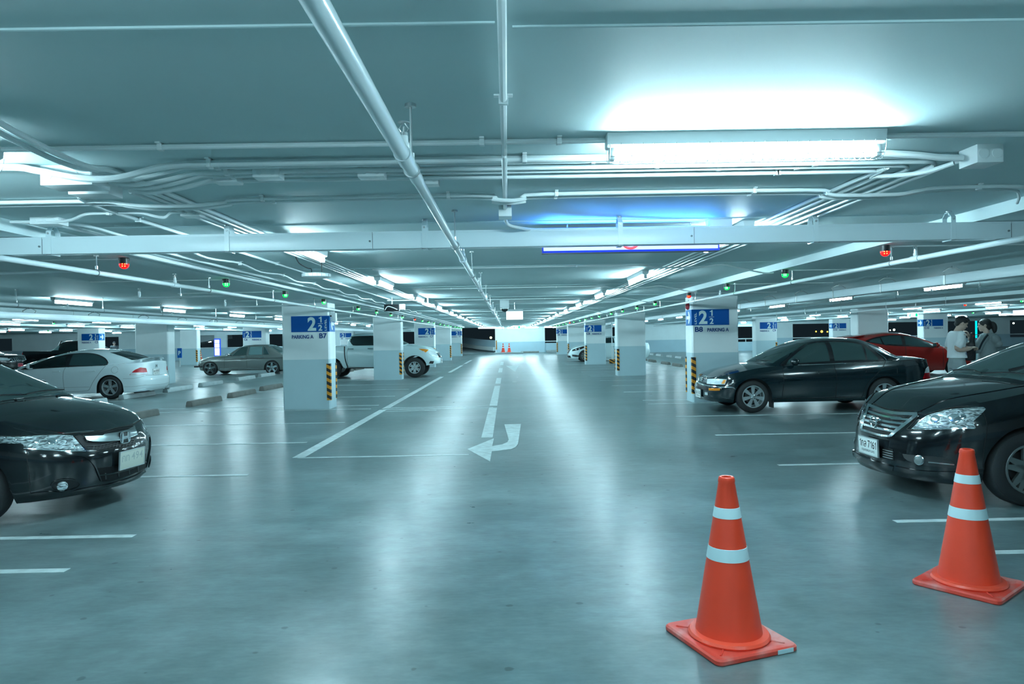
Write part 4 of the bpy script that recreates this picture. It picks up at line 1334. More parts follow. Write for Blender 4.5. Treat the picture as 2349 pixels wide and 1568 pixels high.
        if h is None:
            if plane == 'photo':
                k = 3.0; best = None
                while k < 60:                    # closest approach of the line to the body
                    q = s.bvh.find_nearest(o + d * k)
                    if best is None or q[3] < best[3]:
                        best = q
                    k += .05
                h, n, i, ds = best
            else:
                h, n, i, ds = s.bvh.find_nearest(o + d * (3 - s.W if plane == 'side' else 3))
        if n.dot(d) > 0:
            n = -n
        return h, n

    def patch(s, name, m, plane, up, lo, sgn=-1, n=16, k=6, eps=.004, parent=None, skirt=.014, smooth=0, build=True, ret=False, mir=False):
        def rs(pts):
            P = [Vector((p[0], p[1], 0)) for p in pts]
            if smooth and len(P) > 2:
                P = cat_rom(P, smooth)
            ln = [0]
            for a, b in zip(P, P[1:]):
                ln.append(ln[-1] + (b - a).length)
            out = []
            for i in range(n + 1):
                t = ln[-1] * i / n; j = 0
                while j < len(P) - 2 and t > ln[j + 1]:
                    j += 1
                q = (t - ln[j]) / max(1e-9, ln[j + 1] - ln[j])
                out.append(P[j].lerp(P[j + 1], min(1, q)))
            return out
        A, Bq = rs(up), rs(lo)
        V = []; N = []
        for a, b in zip(A, Bq):
            for j in range(k + 1):
                p = a.lerp(b, j / k)
                h, nn = s.cast(plane, p.x, p.y, sgn)
                V.append(h + nn * eps); N.append(nn)
        w = k + 1
        F = [(i * w + j, (i + 1) * w + j, (i + 1) * w + j + 1, i * w + j + 1) for i in range(n) for j in range(k)]
        ring = [i * w for i in range(n + 1)] + [n * w + j for j in range(1, w)] + [i * w + k for i in range(n - 1, -1, -1)] + [j for j in range(k - 1, 0, -1)]
        o = len(V)
        V2 = V + [V[i] - N[i] * (skirt + eps) for i in ring]
        r = len(ring)
        F2 = F + [(ring[i], ring[(i + 1) % r], o + (i + 1) % r, o + i) for i in range(r)]
        if ret:
            return V2, F2
        bm = bmesh.new(); vv = [bm.verts.new(v) for v in V2]
        for f in F2:
            try:
                bm.faces.new([vv[i] for i in f])
            except ValueError:
                pass
        bmesh.ops.remove_doubles(bm, verts=bm.verts, dist=.0003)
        bmesh.ops.recalc_face_normals(bm, faces=bm.faces)
        # outward = along the averaged surface normal
        me = bpy.data.meshes.new(name); bm.to_mesh(me); bm.free()
        me.shade_smooth(); me.set_sharp_from_angle(angle=math.radians(40)); me.materials.append(m)
        ob = bpy.data.objects.new(name, me); COL.objects.link(ob); ob.parent = parent or s.root
        if mir:
            m2 = me.copy(); m2.transform(Matrix.Diagonal((1, -1, 1, 1))); m2.flip_normals()
            o2 = bpy.data.objects.new(name, m2); COL.objects.link(o2); o2.parent = ob.parent
            ob['twin'] = o2.name
        return ob

    def band(s, name, m, plane, path, w, sgn=-1, n=24, eps=.004, parent=None, smooth=4, skirt=.01, k=1, mir=False):
        P = [Vector((p[0], p[1], 0)) for p in path]
        if smooth and len(P) > 2:
            P = cat_rom(P, smooth)
        up = []; lo = []
        for i, p in enumerate(P):
            t = (P[min(i + 1, len(P) - 1)] - P[max(0, i - 1)]).normalized()
            nn = Vector((-t.y, t.x, 0)) * (w / 2)
            up.append(p + nn); lo.append(p - nn)
        return s.patch(name, m, plane, up, lo, sgn, max(n, 2), k, eps, parent, skirt, mir=mir)

    def both(s, fn, *a, **kw):
        return [fn(*a, sgn=g, **kw) for g in (-1, 1)]


def wheel(root, x, y, sgn, R, rr, w, style, rim_m, tyre_m, yaw=0):
    """a tyre with its rim as a sub-part; sgn = which way the outer face looks"""
    M = Matrix(((1, 0, 0, 0), (0, 0, -1, 0), (0, 1, 0, 0), (0, 0, 0, 1)))   # lathe axis z -> -y
    b = B()
    hw = w / 2
    b.lathe([(rr, hw - .012), (rr + .008, hw - .002), (rr + .03, hw), (R - .035, hw - .004), (R - .012, hw - .018), (R, hw - .05), (R, -hw + .05), (R - .012, -hw + .018), (R - .035, -hw + .004), (rr, -hw), (rr - .01, -hw + .02), (rr - .01, hw - .02), (rr, hw - .012)], 48, M)
    for k in range(4):
        pass
    tq = b.obj('wheel', tyre_m, root, ang=30)
    g = B()
    g.lathe([(rr + .006, hw - .006), (rr + .002, hw + .003), (rr - .012, hw + .002), (rr - .02, hw - .012), (rr - .022, -hw * .3), (rr * .3, -hw * .35)], 48, M)
    n, wi, wo, twin, dep = style
    zo = hw - .012
    for k in range(n):
        for off in ((-twin, twin) if twin else (0,)):
            a = 2 * PI * k / n + PI / 2
            ca, sa = math.cos(a), math.sin(a)
            pts = []
            r0, r1 = rr * .16, rr - .008
            for (r, ww, oo) in ((r0, wi, off * .35), (r1, wo, off)):
                pts.append((r, oo - ww / 2)); pts.append((r, oo + ww / 2))
            q = [pts[0], pts[2], pts[3], pts[1]]
            q = [(px * ca - py * sa, px * sa + py * ca) for px, py in q]
            vs = [(p[0], p[1], zo - dep) for p in q] + [(q[0][0], q[0][1], zo - .004), (q[1][0], q[1][1], zo), (q[2][0], q[2][1], zo), (q[3][0], q[3][1], zo - .004)]
            g.add(vs, [(3, 2, 1, 0), (4, 5, 6, 7), (0, 1, 5, 4), (1, 2, 6, 5), (2, 3, 7, 6), (3, 0, 4, 7)], M)
    g.lathe([(0, zo + .004), (rr * .10, zo + .004), (rr * .13, zo), (rr * .24, zo - .006), (rr * .27, zo - dep)], 24, M)
    rim = g.obj('rim', rim_m, tq, ang=30)
    d = B()
    d.lathe([(0, -.01), (rr * .66, -.01), (rr * .66, .012), (rr * .3, .014), (0, .014)], 32, M)
    d.obj('brake_disc', mat('brake_metal', (.16, .17, .17), .4, .8), tq)
    d = B(); d.lathe([(0, -.035), (rr - .021, -.035), (rr - .021, -.03), (0, -.03)], 32, M); d.obj('wheel_backing', BLACK, tq)
    nt = B()
    for k in range(5):
        a = 2 * PI * k / 5 + .3
        nt.cyl((rr * .19 * math.cos(a), rr * .19 * math.sin(a), zo - .012), (rr * .19 * math.cos(a), rr * .19 * math.sin(a), zo + .001), .008, n=6, T=M)
    nt.obj('wheel_nuts', DARK, rim)
    tq.location = (x, y, R)
    tq.rotation_euler = (0, 0, 0 if sgn < 0 else PI)
    return tq


def plate(root, x, z, label_text, sub, w=.34, h=.155, rear=False, m=None, tilt=0.0, y=0.0, faded=False):
    s = 1 if rear else -1
    pm = m or mat('plate_white', (.75, .82, .80), .4)
    b = B()
    b.box(-.006, -w / 2, -h / 2, .006, w / 2, h / 2)
    o = b.obj('number_plate', pm, root, bevel=.003)
    o.location = (x, y, z); o.rotation_euler = (0, tilt, 0)
    f = B()
    t = .007
    f.box(-.009, -w / 2 - t, h / 2, .006, w / 2 + t, h / 2 + t); f.box(-.009, -w / 2 - t, -h / 2 - t, .006, w / 2 + t, -h / 2)
    f.box(-.009, -w / 2 - t, -h / 2, .006, -w / 2, h / 2); f.box(-.009, w / 2, -h / 2, .006, w / 2 + t, h / 2)
    if rear:
        f.v = [(-p[0], p[1], p[2]) for p in f.v]; f.f = [q[::-1] for q in f.f]
    f.obj('plate_frame', mat('plate_frame', (.55, .62, .62), .3, .6), o)
    tb = B()
    ex = (0, s * -1.0, 0) if s < 0 else (0, 1, 0)
    # seen from the front (looking +x) left is +y
    ex = (0, -1, 0) if not rear else (0, 1, 0)
    o0 = lambda dx, dz: (s * .0066, (w / 2 - dx) if not rear else (-w / 2 + dx), -h / 2 + dz)
    text_chars(tb, label_text, o0(.022, h * .42), ex, (0, 0, 1), w - .044, h * .44)
    if sub:
        text(tb, sub, o0(w * .16, h * .10), ex, (0, 0, 1), w * .68, h * .20, .006)
    tb.obj('plate_lettering', mat('plate_ink' + ('_faded' if faded else ''), (.30, .34, .33) if faded else (.01, .01, .012), .5), o)
    return o


def mirror(car, x, y, z, m, sgn, s=1.0):
    b = B()
    prof = [(-.09, .0), (-.085, .055), (-.04, .075), (.03, .07), (.06, .045), (.065, 0)]
    b.ball((x, sgn * (y + .09), z), (.075 * s, .105 * s, .072 * s), 16, 10)
    b.v = [(min(p[0], x + .045 * s), p[1], p[2]) for p in b.v]
    o = b.obj('side_mirror', m, car.root)
    k = B(); k.cyl((x - .0, sgn * (y - .06), z - .06), (x, sgn * (y + .05), z - .03), .022, n=8)
    k.obj('mirror_arm', DARK, o)
    g = B(); g.box(x + .042 * s, sgn * (y + .09) - .075 * s, z - .045 * s, x + .0475 * s, sgn * (y + .09) + .075 * s, z + .045 * s)
    g.obj('mirror_glass', mat('mirror_glass', (.6, .7, .7), .03, 1.0), o)
    return o


TYRE = mat('tyre_rubber', (.018, .022, .024), .7, bump=(60, .1))
RIMS = mat('rim_silver', (.62, .70, .72), .28, .75)
RIMD = mat('rim_grey', (.30, .34, .34), .35, .7)
CHROME = mat('chrome', (.75, .80, .82), .12, 1.0)
GLASS = mat('tinted_glass', (.010, .022, .024), .04, spec=.6)
GLASS2 = mat('clear_glass_dark', (.035, .075, .080), .04, spec=.6)
GLASSG = mat('grey_glass', (.045, .085, .085), .05, spec=.6)
PBLACK = mat('paint_black', (.006, .009, .011), .10, spec=.6, coat=.5)
PGREEN = mat('paint_dark_green', (.003, .014, .019), .12, spec=.6, coat=.6)
PWHITE = mat('paint_white', (.70, .82, .85), .15, coat=.5)
PPEARL = mat('paint_pearl', (.62, .78, .80), .18, coat=.4)
PRED = mat('paint_red', (.32, .020, .016), .15, coat=.6)
PGREY = mat('paint_grey_metal', (.24, .27, .26), .25, .55, coat=.3)
def lamp_mat(name, dark, light, scale):
    m = mat(name, light, .10, .55, spec=.8)
    nt = m.node_tree; b = nt.nodes['Principled BSDF']
    tc = nt.nodes.new('ShaderNodeTexCoord'); v = nt.nodes.new('ShaderNodeTexNoise'); v.inputs['Scale'].default_value = scale
    v.inputs['Detail'].default_value = 3; v.inputs['Distortion'].default_value = 1.2
    mp = nt.nodes.new('ShaderNodeMapping'); mp.inputs['Scale'].default_value = (.7, .7, 2.4)
    nt.links.new(tc.outputs['Object'], mp.inputs['Vector']); nt.links.new(mp.outputs[0], v.inputs['Vector'])
    r = nt.nodes.new('ShaderNodeValToRGB'); r.color_ramp.elements[0].position = .40; r.color_ramp.elements[1].position = .60
    r.color_ramp.elements[0].color = (*dark, 1); r.color_ramp.elements[1].color = (*light, 1)
    nt.links.new(v.outputs['Fac'], r.inputs[0]); nt.links.new(r.outputs[0], b.inputs['Base Color'])
    bp = nt.nodes.new('ShaderNodeBump'); bp.inputs['Strength'].default_value = .6; bp.inputs['Distance'].default_value = .02
    nt.links.new(v.outputs['Fac'], bp.inputs['Height']); nt.links.new(bp.outputs['Normal'], b.inputs['Normal'])
    return m


LAMPG = lamp_mat('headlamp_glass', (.10, .13, .14), (.66, .76, .78), 26)
LAMPC = mat('headlamp_clear', (.70, .80, .82), .06, .5, spec=.8, bump=(40, .4))
AMBER = mat('amber_lens', (.80, .26, .02), .15)
REDLENS = mat('red_lens', (.42, .006, .012), .10, spec=.7)
CLENS = mat('clear_lens', (.62, .68, .70), .12, spec=.7)
GAP = mat('panel_gap', (.004, .005, .006), .6)
GAPW = mat('panel_gap_light', (.20, .25, .26), .6)
GRILLE = mat('grille_black', (.003, .004, .005), .5, spec=.25)


def lens(car, u, v, plane, sgn, r, m, parent, out=.0, d=.012, name='lamp_lens', mir=False):
    h, n = car.cast(plane, u, v, sgn)
    b = B(); T = Matrix.Translation(h + n * out) @ n.to_track_quat('Z', 'Y').to_matrix().to_4x4()
    if name == 'reflector':
        b.ball((0, 0, 0), (r * .85, r * .85, r * .16), 24, 10, T)
    else:
        b.lathe([(0, d), (r * .6, d * .9), (r * .93, d * .6), (r, 0), (r, -.02), (0, -.02)], 24, T)
    o = b.obj(name, m, parent)
    if mir:
        m2 = o.data.copy(); m2.transform(Matrix.Diagonal((1, -1, 1, 1))); m2.flip_normals()
        o2 = bpy.data.objects.new(name, m2); COL.objects.link(o2)
        o2.parent = bpy.data.objects[parent['twin']] if 'twin' in parent else parent
    return o


def zoomed(x0, y0, k):
    return lambda *pts: [(x0 + a / k, y0 + b_ / k) for a, b_ in pts]


# ================================================================= black sedan at the left edge (nose to the right)
root = thing('car', 'glossy black sedan with chrome H badge nosing in from the left picture edge', 'car', (-3.53, 6.52, 0), PI - math.radians(6.5))
c = Car(root, 4.40, .85,
        zt=[(0, .66), (.15, .715), (.45, .80), (.8, .885), (1.2, .955), (1.6, .985), (3.4, 1.04), (4.4, 1.02)],
        nose=[(.15, .13), (.22, .045), (.32, .015), (.48, .0), (.60, .02), (.70, .06), (.8, .12)], tail=[(.2, .1), (.5, 0), (.8, .03), (1.02, .10)],
        arches=[(.87, .30, .345), (3.42, .30, .345)], sill=curve([(0, .19), (.5, .18), (4, .20), (4.4, .26)]), Rf=.85, nf=2.25,
        fy=[(0, .93), (.10, .975), (.30, .995), (.55, 1.0), (.8, .975), (1, .90)],
        crown=[(0, .0), (.15, .035), (.45, .07), (1.2, .065), (3.6, .03), (4.4, 0)],
        roof=[(.98, .90), (1.10, .985), (1.45, 1.175), (1.85, 1.355), (2.2, 1.44), (2.6, 1.47), (3.2, 1.43), (3.8, 1.18), (4.1, 1.0)],
        gw=[(.98, .70), (1.4, .755), (2, .765), (3.3, .75), (4.1, .66)], paint=PBLACK)
for sg in (-1, 1):
    c.patch('windscreen' if sg < 0 else 'windscreen', GLASSG, 'front', [(0, 1.41), (sg * .25, 1.405), (sg * .52, 1.375)], [(0, 1.005), (sg * .35, 1.0), (sg * .66, .985)], n=14, k=14, eps=.003) if sg < 0 else None
c.patch('windscreen', GLASSG, 'front', [(0, 1.41), (.25, 1.405), (.52, 1.375)], [(0, 1.005), (.35, 1.0), (.66, .985)], n=14, k=14, eps=.003)
for sg in (-1, 1):
    c.patch('side_window', GLASS, 'side', [(1.55, 1.10), (1.75, 1.22), (2.0, 1.34), (2.5, 1.38), (3.0, 1.35), (3.4, 1.22)], [(1.5, 1.03), (3.5, 1.07)], sg, 20, 6, smooth=4)
    c.band('door_seam', GAP, 'side', [(1.42, 1.02), (1.44, .6), (1.40, .25)], .008, sg)
    c.band('door_seam', GAP, 'side', [(2.5, 1.04), (2.5, .25)], .008, sg)
    mirror(c, 1.72, .86, 1.05, PBLACK, sg)
    wheel(root, .87, sg * .745, sg, .30, .19, .19, (5, .06, .05, 0, .03), RIMS, TYRE)
    wheel(root, 3.42, sg * .745, sg, .30, .19, .19, (5, .06, .05, 0, .03), RIMS, TYRE)
Z = zoomed(0, 800, 3.92)
hl = c.patch('headlamp', LAMPG, 'photo', Z((-40, 784), (100, 788), (205, 790), (340, 780), (520, 773), (650, 780)), Z((-40, 846), (120, 850), (206, 853), (222, 888), (420, 902), (600, 912), (765, 912)), n=30, k=8, eps=.006, mir=True)
for (x, y, r) in ((330, 835, .030), (470, 830, .042), (660, 885, .022)):
    p = Z((x, y))[0]; lens(c, p[0], p[1], 'photo', -1, r, CHROME, hl, out=.003, name='reflector', mir=True)
c.band('headlamp_seam', CHROME, 'photo', Z((215, 893), (420, 907), (600, 917), (770, 917)), 1.6, eps=.008, mir=True)
c.band('bonnet_seam', GAP, 'photo', Z((-20, 780), (200, 786), (540, 768), (700, 755), (850, 742), (1000, 722), (1100, 700)), 1.8, eps=.004, mir=True)
c.band('bonnet_edge', CHROME, 'photo', Z((560, 764), (700, 750), (840, 741)), .9, eps=.008, mir=True)
rc = c.patch('fog_lamp_recess', BLACK, 'photo', Z((458, 1228), (490, 1185), (560, 1172), (640, 1172), (700, 1190), (712, 1210)), Z((458, 1232), (490, 1262), (540, 1270), (610, 1262), (690, 1235), (712, 1215)), n=22, k=6, eps=.004, mir=True)
c.band('fog_lamp_rim', PBLACK, 'photo', Z(*[(585 + 130 * math.cos(q * .3142), 1221 + 53 * math.sin(q * .3142) - 8 * math.cos(q * .3142)) for q in range(21)]), 2.0, eps=.014, mir=True, n=40, smooth=2)
p = Z((560, 1232))[0]; lens(c, p[0], p[1], 'photo', -1, .042, LAMPG, rc, out=.004, d=.016, name='fog_lamp', mir=True)
c.band('bumper_seam', GAP, 'photo', Z((238, 900), (246, 1000), (262, 1150), (275, 1300)), 1.2, mir=True)
c.band('bumper_crease', PBLACK, 'photo', Z((300, 945), (500, 950), (700, 955), (790, 985), (850, 1050), (880, 1120), (905, 1185)), 3.0, eps=.012, mir=True, k=2)
c.band('lower_edge', PBLACK, 'photo', Z((275, 1305), (400, 1290), (600, 1285), (820, 1245), (1000, 1215), (1200, 1150), (1300, 1095)), 4.0, eps=.012, n=30, k=2)
g = c.patch('grille', GRILLE, 'photo', Z((668, 784), (850, 748), (1000, 724), (1155, 690), (1195, 690)), Z((775, 908), (950, 910), (1100, 893), (1200, 862), (1215, 855)), n=24, k=10, eps=.004)
for q, (ya, yb) in enumerate(((755, 690), (772, 708), (868, 812), (886, 835), (900, 852))):
    c.band('grille_mesh', mat('mesh_grey', (.018, .022, .024), .4), 'photo', Z((720 + 20 * q, ya + 8), (900, ya - 2), (1050, (ya + yb) / 2 - 12), (1200, yb)), 1.1, eps=.010, parent=g, n=24)
for q in range(13):
    x = 830 + q * 30
    c.band('grille_cell', mat('mesh_grey', (1, 1, 1)), 'photo', Z((x, 905 - q * 3.2), (x + 14, 868 - q * 4)), 1.2, eps=.009, parent=g, n=3, smooth=0)
bar = c.patch('chrome_bar', mat('bar_satin', (.22, .27, .28), .30, .8), 'photo', Z((752, 793), (900, 786), (1040, 766), (1140, 742), (1205, 705)), Z((778, 832), (900, 838), (1040, 826), (1140, 802), (1215, 772)), n=26, k=5, eps=.022)
c.band('bar_edge', CHROME, 'photo', Z((760, 800), (790, 832), (900, 840), (1040, 828), (1140, 804), (1215, 774)), 1.3, eps=.026, n=26)
# H badge
p = Z((1098, 792))[0]
h, n = c.cast('photo', p[0], p[1], -1)
b = B()
T = Matrix.Translation((h.x - .030, h.y, h.z)) @ Matrix.Rotation(math.atan2(n.y, n.x) - PI, 4, 'Z')
b.prism([(-.050, -.046), (-.034, -.046), (-.026, -.008), (.026, -.008), (.034, -.046), (.050, -.046), (.043, .046), (.027, .046), (.022, .010), (-.022, .010), (-.027, .046), (-.043, .046)], -.006, .006, T @ Matrix(((0, 0, 1, 0), (1, 0, 0, 0), (0, 1, 0, 0), (0, 0, 0, 1))))
bad = b.obj('badge', CHROME, root)
b = B(); rim = [(-.002, .062 * math.copysign(abs(math.cos(a)) ** .45, math.cos(a)), .054 * math.copysign(abs(math.sin(a)) ** .45, math.sin(a))) for a in [2 * PI * q / 32 for q in range(33)]]
b.tube(rim, .005, 6, T, caps=False); b.obj('badge_frame', CHROME, bad)
b = B(); b.box(.004, -.06, -.052, .02, .06, .052, T); b.obj('badge_plate', DARK, bad, bevel=.01)
lo = c.patch('lower_intake', GRILLE, 'photo', Z((868, 1070), (1045, 1050), (1250, 1000), (1308, 940)), Z((908, 1190), (1000, 1186), (1150, 1140), (1308, 1070)), n=24, k=8, eps=.004)
c.band('intake_bar', PBLACK, 'photo', Z((885, 1135), (1000, 1118), (1150, 1080), (1305, 1012)), 3.0, eps=.012, parent=lo, k=2)
for x in (945, 1060, 1155, 1235):
    c.band('intake_rib', DARK, 'photo', Z((x, 1125 - (x - 900) * .22), (x + 4, 1180 - (x - 900) * .22)), 3.0, eps=.008, parent=lo, smooth=0, n=4)
p = Z((1150, 983))[0]
h, n = c.cast('photo', p[0], p[1], -1)
plate(root, h.x - .030, h.z, 'กท 494', None, m=mat('plate_yellowed', (.46, .50, .44), .45), tilt=-.06, faded=True, y=h.y * .6)
for y in (-.35, .15):
    h, n = c.cast('top', 1.02, y, -1); b = B(); b.ball(h + n * .004, (.014, .014, .009), 10, 6); b.obj('washer_jet', DARK, root)
for pts in ([(.10, .02), (.06, .30), (.14, .62)], [(-.05, .02), (-.1, -.25), (-.03, -.5)]):
    pass
b = B()
for y0, y1 in ((-.60, .0), (.02, .55)):
    P = []
    for q in range(9):
        y = y0 + (y1 - y0) * q / 8
        h, n = c.cast('front', y, 1.018 + .03 * math.sin(q / 8 * PI) * .5, -1); P.append(h + n * .018)
    b2 = B(); b2.tube(P, .007, 6); b2.obj('wiper', BLACK, root)

# ================================================================= black sedan at the right edge (nose to the left)
root = thing('car', 'glossy black sedan with slatted chrome grille and white number plate at the right picture edge', 'car', (3.44, 6.66, 0), 0)
c = Car(root, 4.60, .88,
        zt=[(0, .66), (.15, .74), (.4, .83), (.8, .92), (1.2, .99), (1.6, 1.02), (3.6, 1.06), (4.6, 1.04)],
        nose=[(.14, .06), (.20, .015), (.30, .0), (.42, .02), (.55, .035), (.68, .075), (.80, .14)], tail=[(.2, .1), (.5, 0), (.8, .03), (1.04, .10)],
        arches=[(.91, .315, .365), (3.61, .315, .365)], sill=curve([(0, .175), (.45, .17), (4.2, .2), (4.6, .26)]), Rf=.80, nf=2.3,
        fy=[(0, .95), (.08, .985), (.22, .985), (.5, 1.0), (.8, .98), (1, .90)],
        crown=[(0, .0), (.15, .03), (.45, .055), (1.2, .05), (3.8, .03), (4.6, 0)],
        roof=[(1.02, .93), (1.15, 1.02), (1.5, 1.20), (1.9, 1.375), (2.3, 1.465), (2.75, 1.495), (3.4, 1.45), (4.0, 1.22), (4.35, 1.05)],
        gw=[(1.02, .72), (1.4, .775), (2, .785), (3.4, .77), (4.35, .68)], paint=PBLACK)
c.patch('windscreen', GLASSG, 'front', [(-.55, 1.395), (0, 1.435), (.55, 1.395)], [(-.68, 1.02), (-.35, 1.045), (0, 1.05), (.35, 1.045), (.68, 1.02)], n=28, k=14, eps=.003)
for sg in (-1, 1):
    c.patch('side_window', GLASS, 'side', [(1.6, 1.14), (1.85, 1.27), (2.1, 1.37), (2.6, 1.41), (3.1, 1.38), (3.6, 1.22)], [(1.5, 1.06), (3.7, 1.10)], sg, 20, 6, smooth=4)
    c.band('door_seam', GAP, 'side', [(1.52, 1.04), (1.5, .6), (1.46, .25)], .008, sg)
    c.band('bonnet_crease', PBLACK, 'top', [(.15, sg * .35), (.6, sg * .52), (1.1, sg * .60)], .03, eps=.005)
    mirror(c, 1.80, .88, 1.08, PBLACK, sg)
    wheel(root, .91, sg * .775, sg, .318, .205, .20, (5, .075, .035, .035, .03), RIMD, TYRE)
    wheel(root, 3.61, sg * .775, sg, .318, .205, .20, (5, .075, .035, .035, .03), RIMD, TYRE)
Z = zoomed(1940, 760, 3.7335)
hl = c.patch('headlamp', LAMPG, 'photo', Z((566, 834), (620, 785), (700, 727), (800, 695), (900, 671), (1050, 655), (1170, 650), (1196, 666)), Z((566, 838), (750, 840), (900, 838), (1120, 832), (1086, 790), (1100, 760), (1150, 718), (1194, 672)), n=30, k=10, eps=.007, mir=True)
for (x, y, r) in ((770, 750, .052), (930, 745, .055), (1010, 735, .035)):
    p = Z((x, y))[0]; lens(c, p[0], p[1], 'photo', -1, r, CHROME, hl, out=.003, name='reflector', mir=True)
c.band('lamp_lower_strip', CHROME, 'photo', Z((590, 828), (750, 832), (900, 830), (1100, 826)), 2.2, eps=.010, mir=True)
c.band('lamp_edge', CHROME, 'photo', Z((620, 785), (700, 727), (800, 695), (900, 671), (1050, 655), (1170, 650), (1196, 668)), 1.0, eps=.010, mir=True)
rec = c.patch('fog_lamp_recess', DARK, 'photo', Z((488, 1048), (560, 1055), (640, 1062), (760, 1070), (880, 1090), (950, 1155)), Z((500, 1080), (530, 1105), (600, 1130), (700, 1150), (800, 1160), (935, 1172)), n=24, k=6, eps=.003, mir=True)
p = Z((630, 1102))[0]
lens(c, p[0], p[1], 'photo', -1, .046, CHROME, rec, out=.001, d=.010, name='fog_lamp_ring', mir=True)
lens(c, p[0], p[1], 'photo', -1, .036, mat('fog_glass', (.16, .20, .20), .12), rec, out=.006, d=.012, name='fog_lamp', mir=True)
c.band('recess_strip', CHROME, 'photo', Z((712, 1118), (800, 1126), (930, 1138)), 2.4, eps=.012, mir=True)
c.band('bumper_lip', PBLACK, 'photo', Z((425, 1165), (560, 1195), (700, 1210), (840, 1215), (985, 1215)), 9.0, eps=.020, n=24, k=3, mir=True)
c.band('bumper_seam', GAP, 'photo', Z((985, 1175), (1100, 1178), (1205, 1180)), 1.0, mir=True)
c.band('bumper_seam', GAP, 'photo', Z((1180, 700), (1205, 770), (1210, 850), (1190, 960), (1175, 1100), (1180, 1180)), .8, mir=True)
c.band('bonnet_seam', GAP, 'photo', Z((220, 608), (330, 655), (460, 688), (560, 702), (700, 712), (760, 690), (900, 655), (1050, 640)), 1.6, mir=True)
c.band('grille_side_seam', GAP, 'photo', Z((625, 725), (560, 800), (525, 835), (566, 840)), 1.6, mir=True)
g = c.patch('grille', GRILLE, 'photo', Z((205, 640), (330, 690), (450, 715), (610, 725)), Z((150, 830), (230, 858), (310, 882), (388, 892)), n=24, k=10, eps=.003)
for q, (p0, p1, p2) in enumerate((((200, 692), (350, 738), (545, 760)), ((190, 726), (340, 770), (505, 795)), ((178, 760), (320, 800), (465, 828)), ((166, 797), (300, 832), (425, 858)))):
    c.band('grille_slat', CHROME, 'photo', Z(p0, p1, p2), 4.6, eps=.016, parent=g, n=20, k=2)
c.band('grille_frame', CHROME, 'photo', Z((206, 640), (330, 688), (450, 712), (620, 718)), 6.5, eps=.018, n=24, k=2)
c.band('grille_frame', CHROME, 'photo', Z((620, 716), (520, 795), (440, 855), (395, 895)), 7.0, eps=.020, n=18, k=2)
c.band('grille_frame', CHROME, 'photo', Z((206, 630), (175, 730), (146, 835)), 5.0, eps=.018, n=16, k=2)
c.band('grille_frame', CHROME, 'photo', Z((146, 838), (230, 866), (310, 888), (395, 897)), 4.5, eps=.018, n=16, k=2)
p = Z((272, 772))[0]
h, n = c.cast('photo', p[0], p[1], -1)
b = B(); T = Matrix.Translation((h.x - .036, h.y, h.z))
b.tube([(0, .052 * math.cos(a), .050 * math.sin(a)) for a in [2 * PI * q / 36 for q in range(37)]], .008, 8, T, caps=False)
bad = b.obj('badge', CHROME, root)
b = B(); b.box(-.012, -.066, -.013, .0, .066, .013, T); bar = b.obj('badge_bar', CHROME, bad, bevel=.003)
b = B(); text(b, 'NISSAN', (h.x - .0485, h.y + .055, h.z - .007), (0, -1, 0), (0, 0, 1), .11, .014, .012); b.obj('badge_lettering', BLACK, bad)
lo = c.patch('lower_intake', GRILLE, 'photo', Z((105, 925), (170, 950), (300, 985), (405, 1008)), Z((108, 995), (170, 1030), (300, 1080), (415, 1106)), n=22, k=8, eps=.004)
for q in range(4):
    c.band('intake_slat', RIMD, 'photo', Z((325, 1010 + 20 * q), (370, 1022 + 20 * q), (408, 1030 + 20 * q)), 1.4, eps=.012, parent=lo, n=10)
c.band('front_lip', PBLACK, 'photo', Z((78, 1040), (160, 1090), (250, 1122), (340, 1150), (420, 1172)), 9.0, eps=.022, n=26, k=3)
p = Z((241, 982))[0]
h, n = c.cast('photo', p[0], p[1], -1)
plate(root, h.x - .040, h.z, '1กล 7161', 'กรุงเทพมหานคร', tilt=-.03, y=h.y * .7)
for y0, y1 in ((-.60, .0), (.02, .55)):
    P = []
    for q in range(9):
        y = y0 + (y1 - y0) * q / 8
        h, n = c.cast('front', y, 1.058 + .02 * math.sin(q / 8 * PI), -1); P.append(h + n * .018)
    b2 = B(); b2.tube(P, .007, 6); b2.obj('wiper', BLACK, root)
P = [c.cast('front', -.22 - .02 * q, 1.10 + .008 * q, -1) for q in range(8)]
b2 = B(); b2.tube([h + n * .004 for h, n in P], .02, 6); b2.obj('sensor_patch', BLACK, root)

# ================================================================= dark green sedan (nose to the left)
root = thing('car', 'dark green sedan parked nose out in front of the B8 column', 'car', (3.77, 13.80, 0), 0)
c = Car(root, 4.36, .84,
        zt=[(0, .63), (.12, .67), (.5, .755), (1.0, .845), (1.3, .865), (2.2, .885), (3.3, .925), (4.05, .955), (4.36, .92)],
        nose=[(.15, .10), (.22, .03), (.30, .0), (.46, .0), (.50, .03), (.56, .055), (.66, .085)], tail=[(.22, .12), (.32, 0), (.5, 0), (.55, .03), (.92, .09)],
        arches=[(.80, .30, .35), (3.265, .30, .345)], sill=curve([(0, .21), (.6, .19), (3.8, .20), (4.3, .27)]), Rf=.62, nf=2.7, Rr=.5, nr=3.2,
        crown=[(0, 0), (.12, .02), (.5, .055), (1.1, .06), (3.6, .04), (4.2, .03), (4.3, .01)],
        roof=[(1.08, .86), (1.22, .94), (1.55, 1.13), (1.9, 1.29), (2.15, 1.355), (2.5, 1.378), (2.95, 1.355), (3.25, 1.24), (3.55, 1.06), (3.75, .94)],
        gw=[(1.08, .68), (1.4, .735), (2, .745), (3.1, .735), (3.75, .66)], paint=PGREEN, tumble=.30)
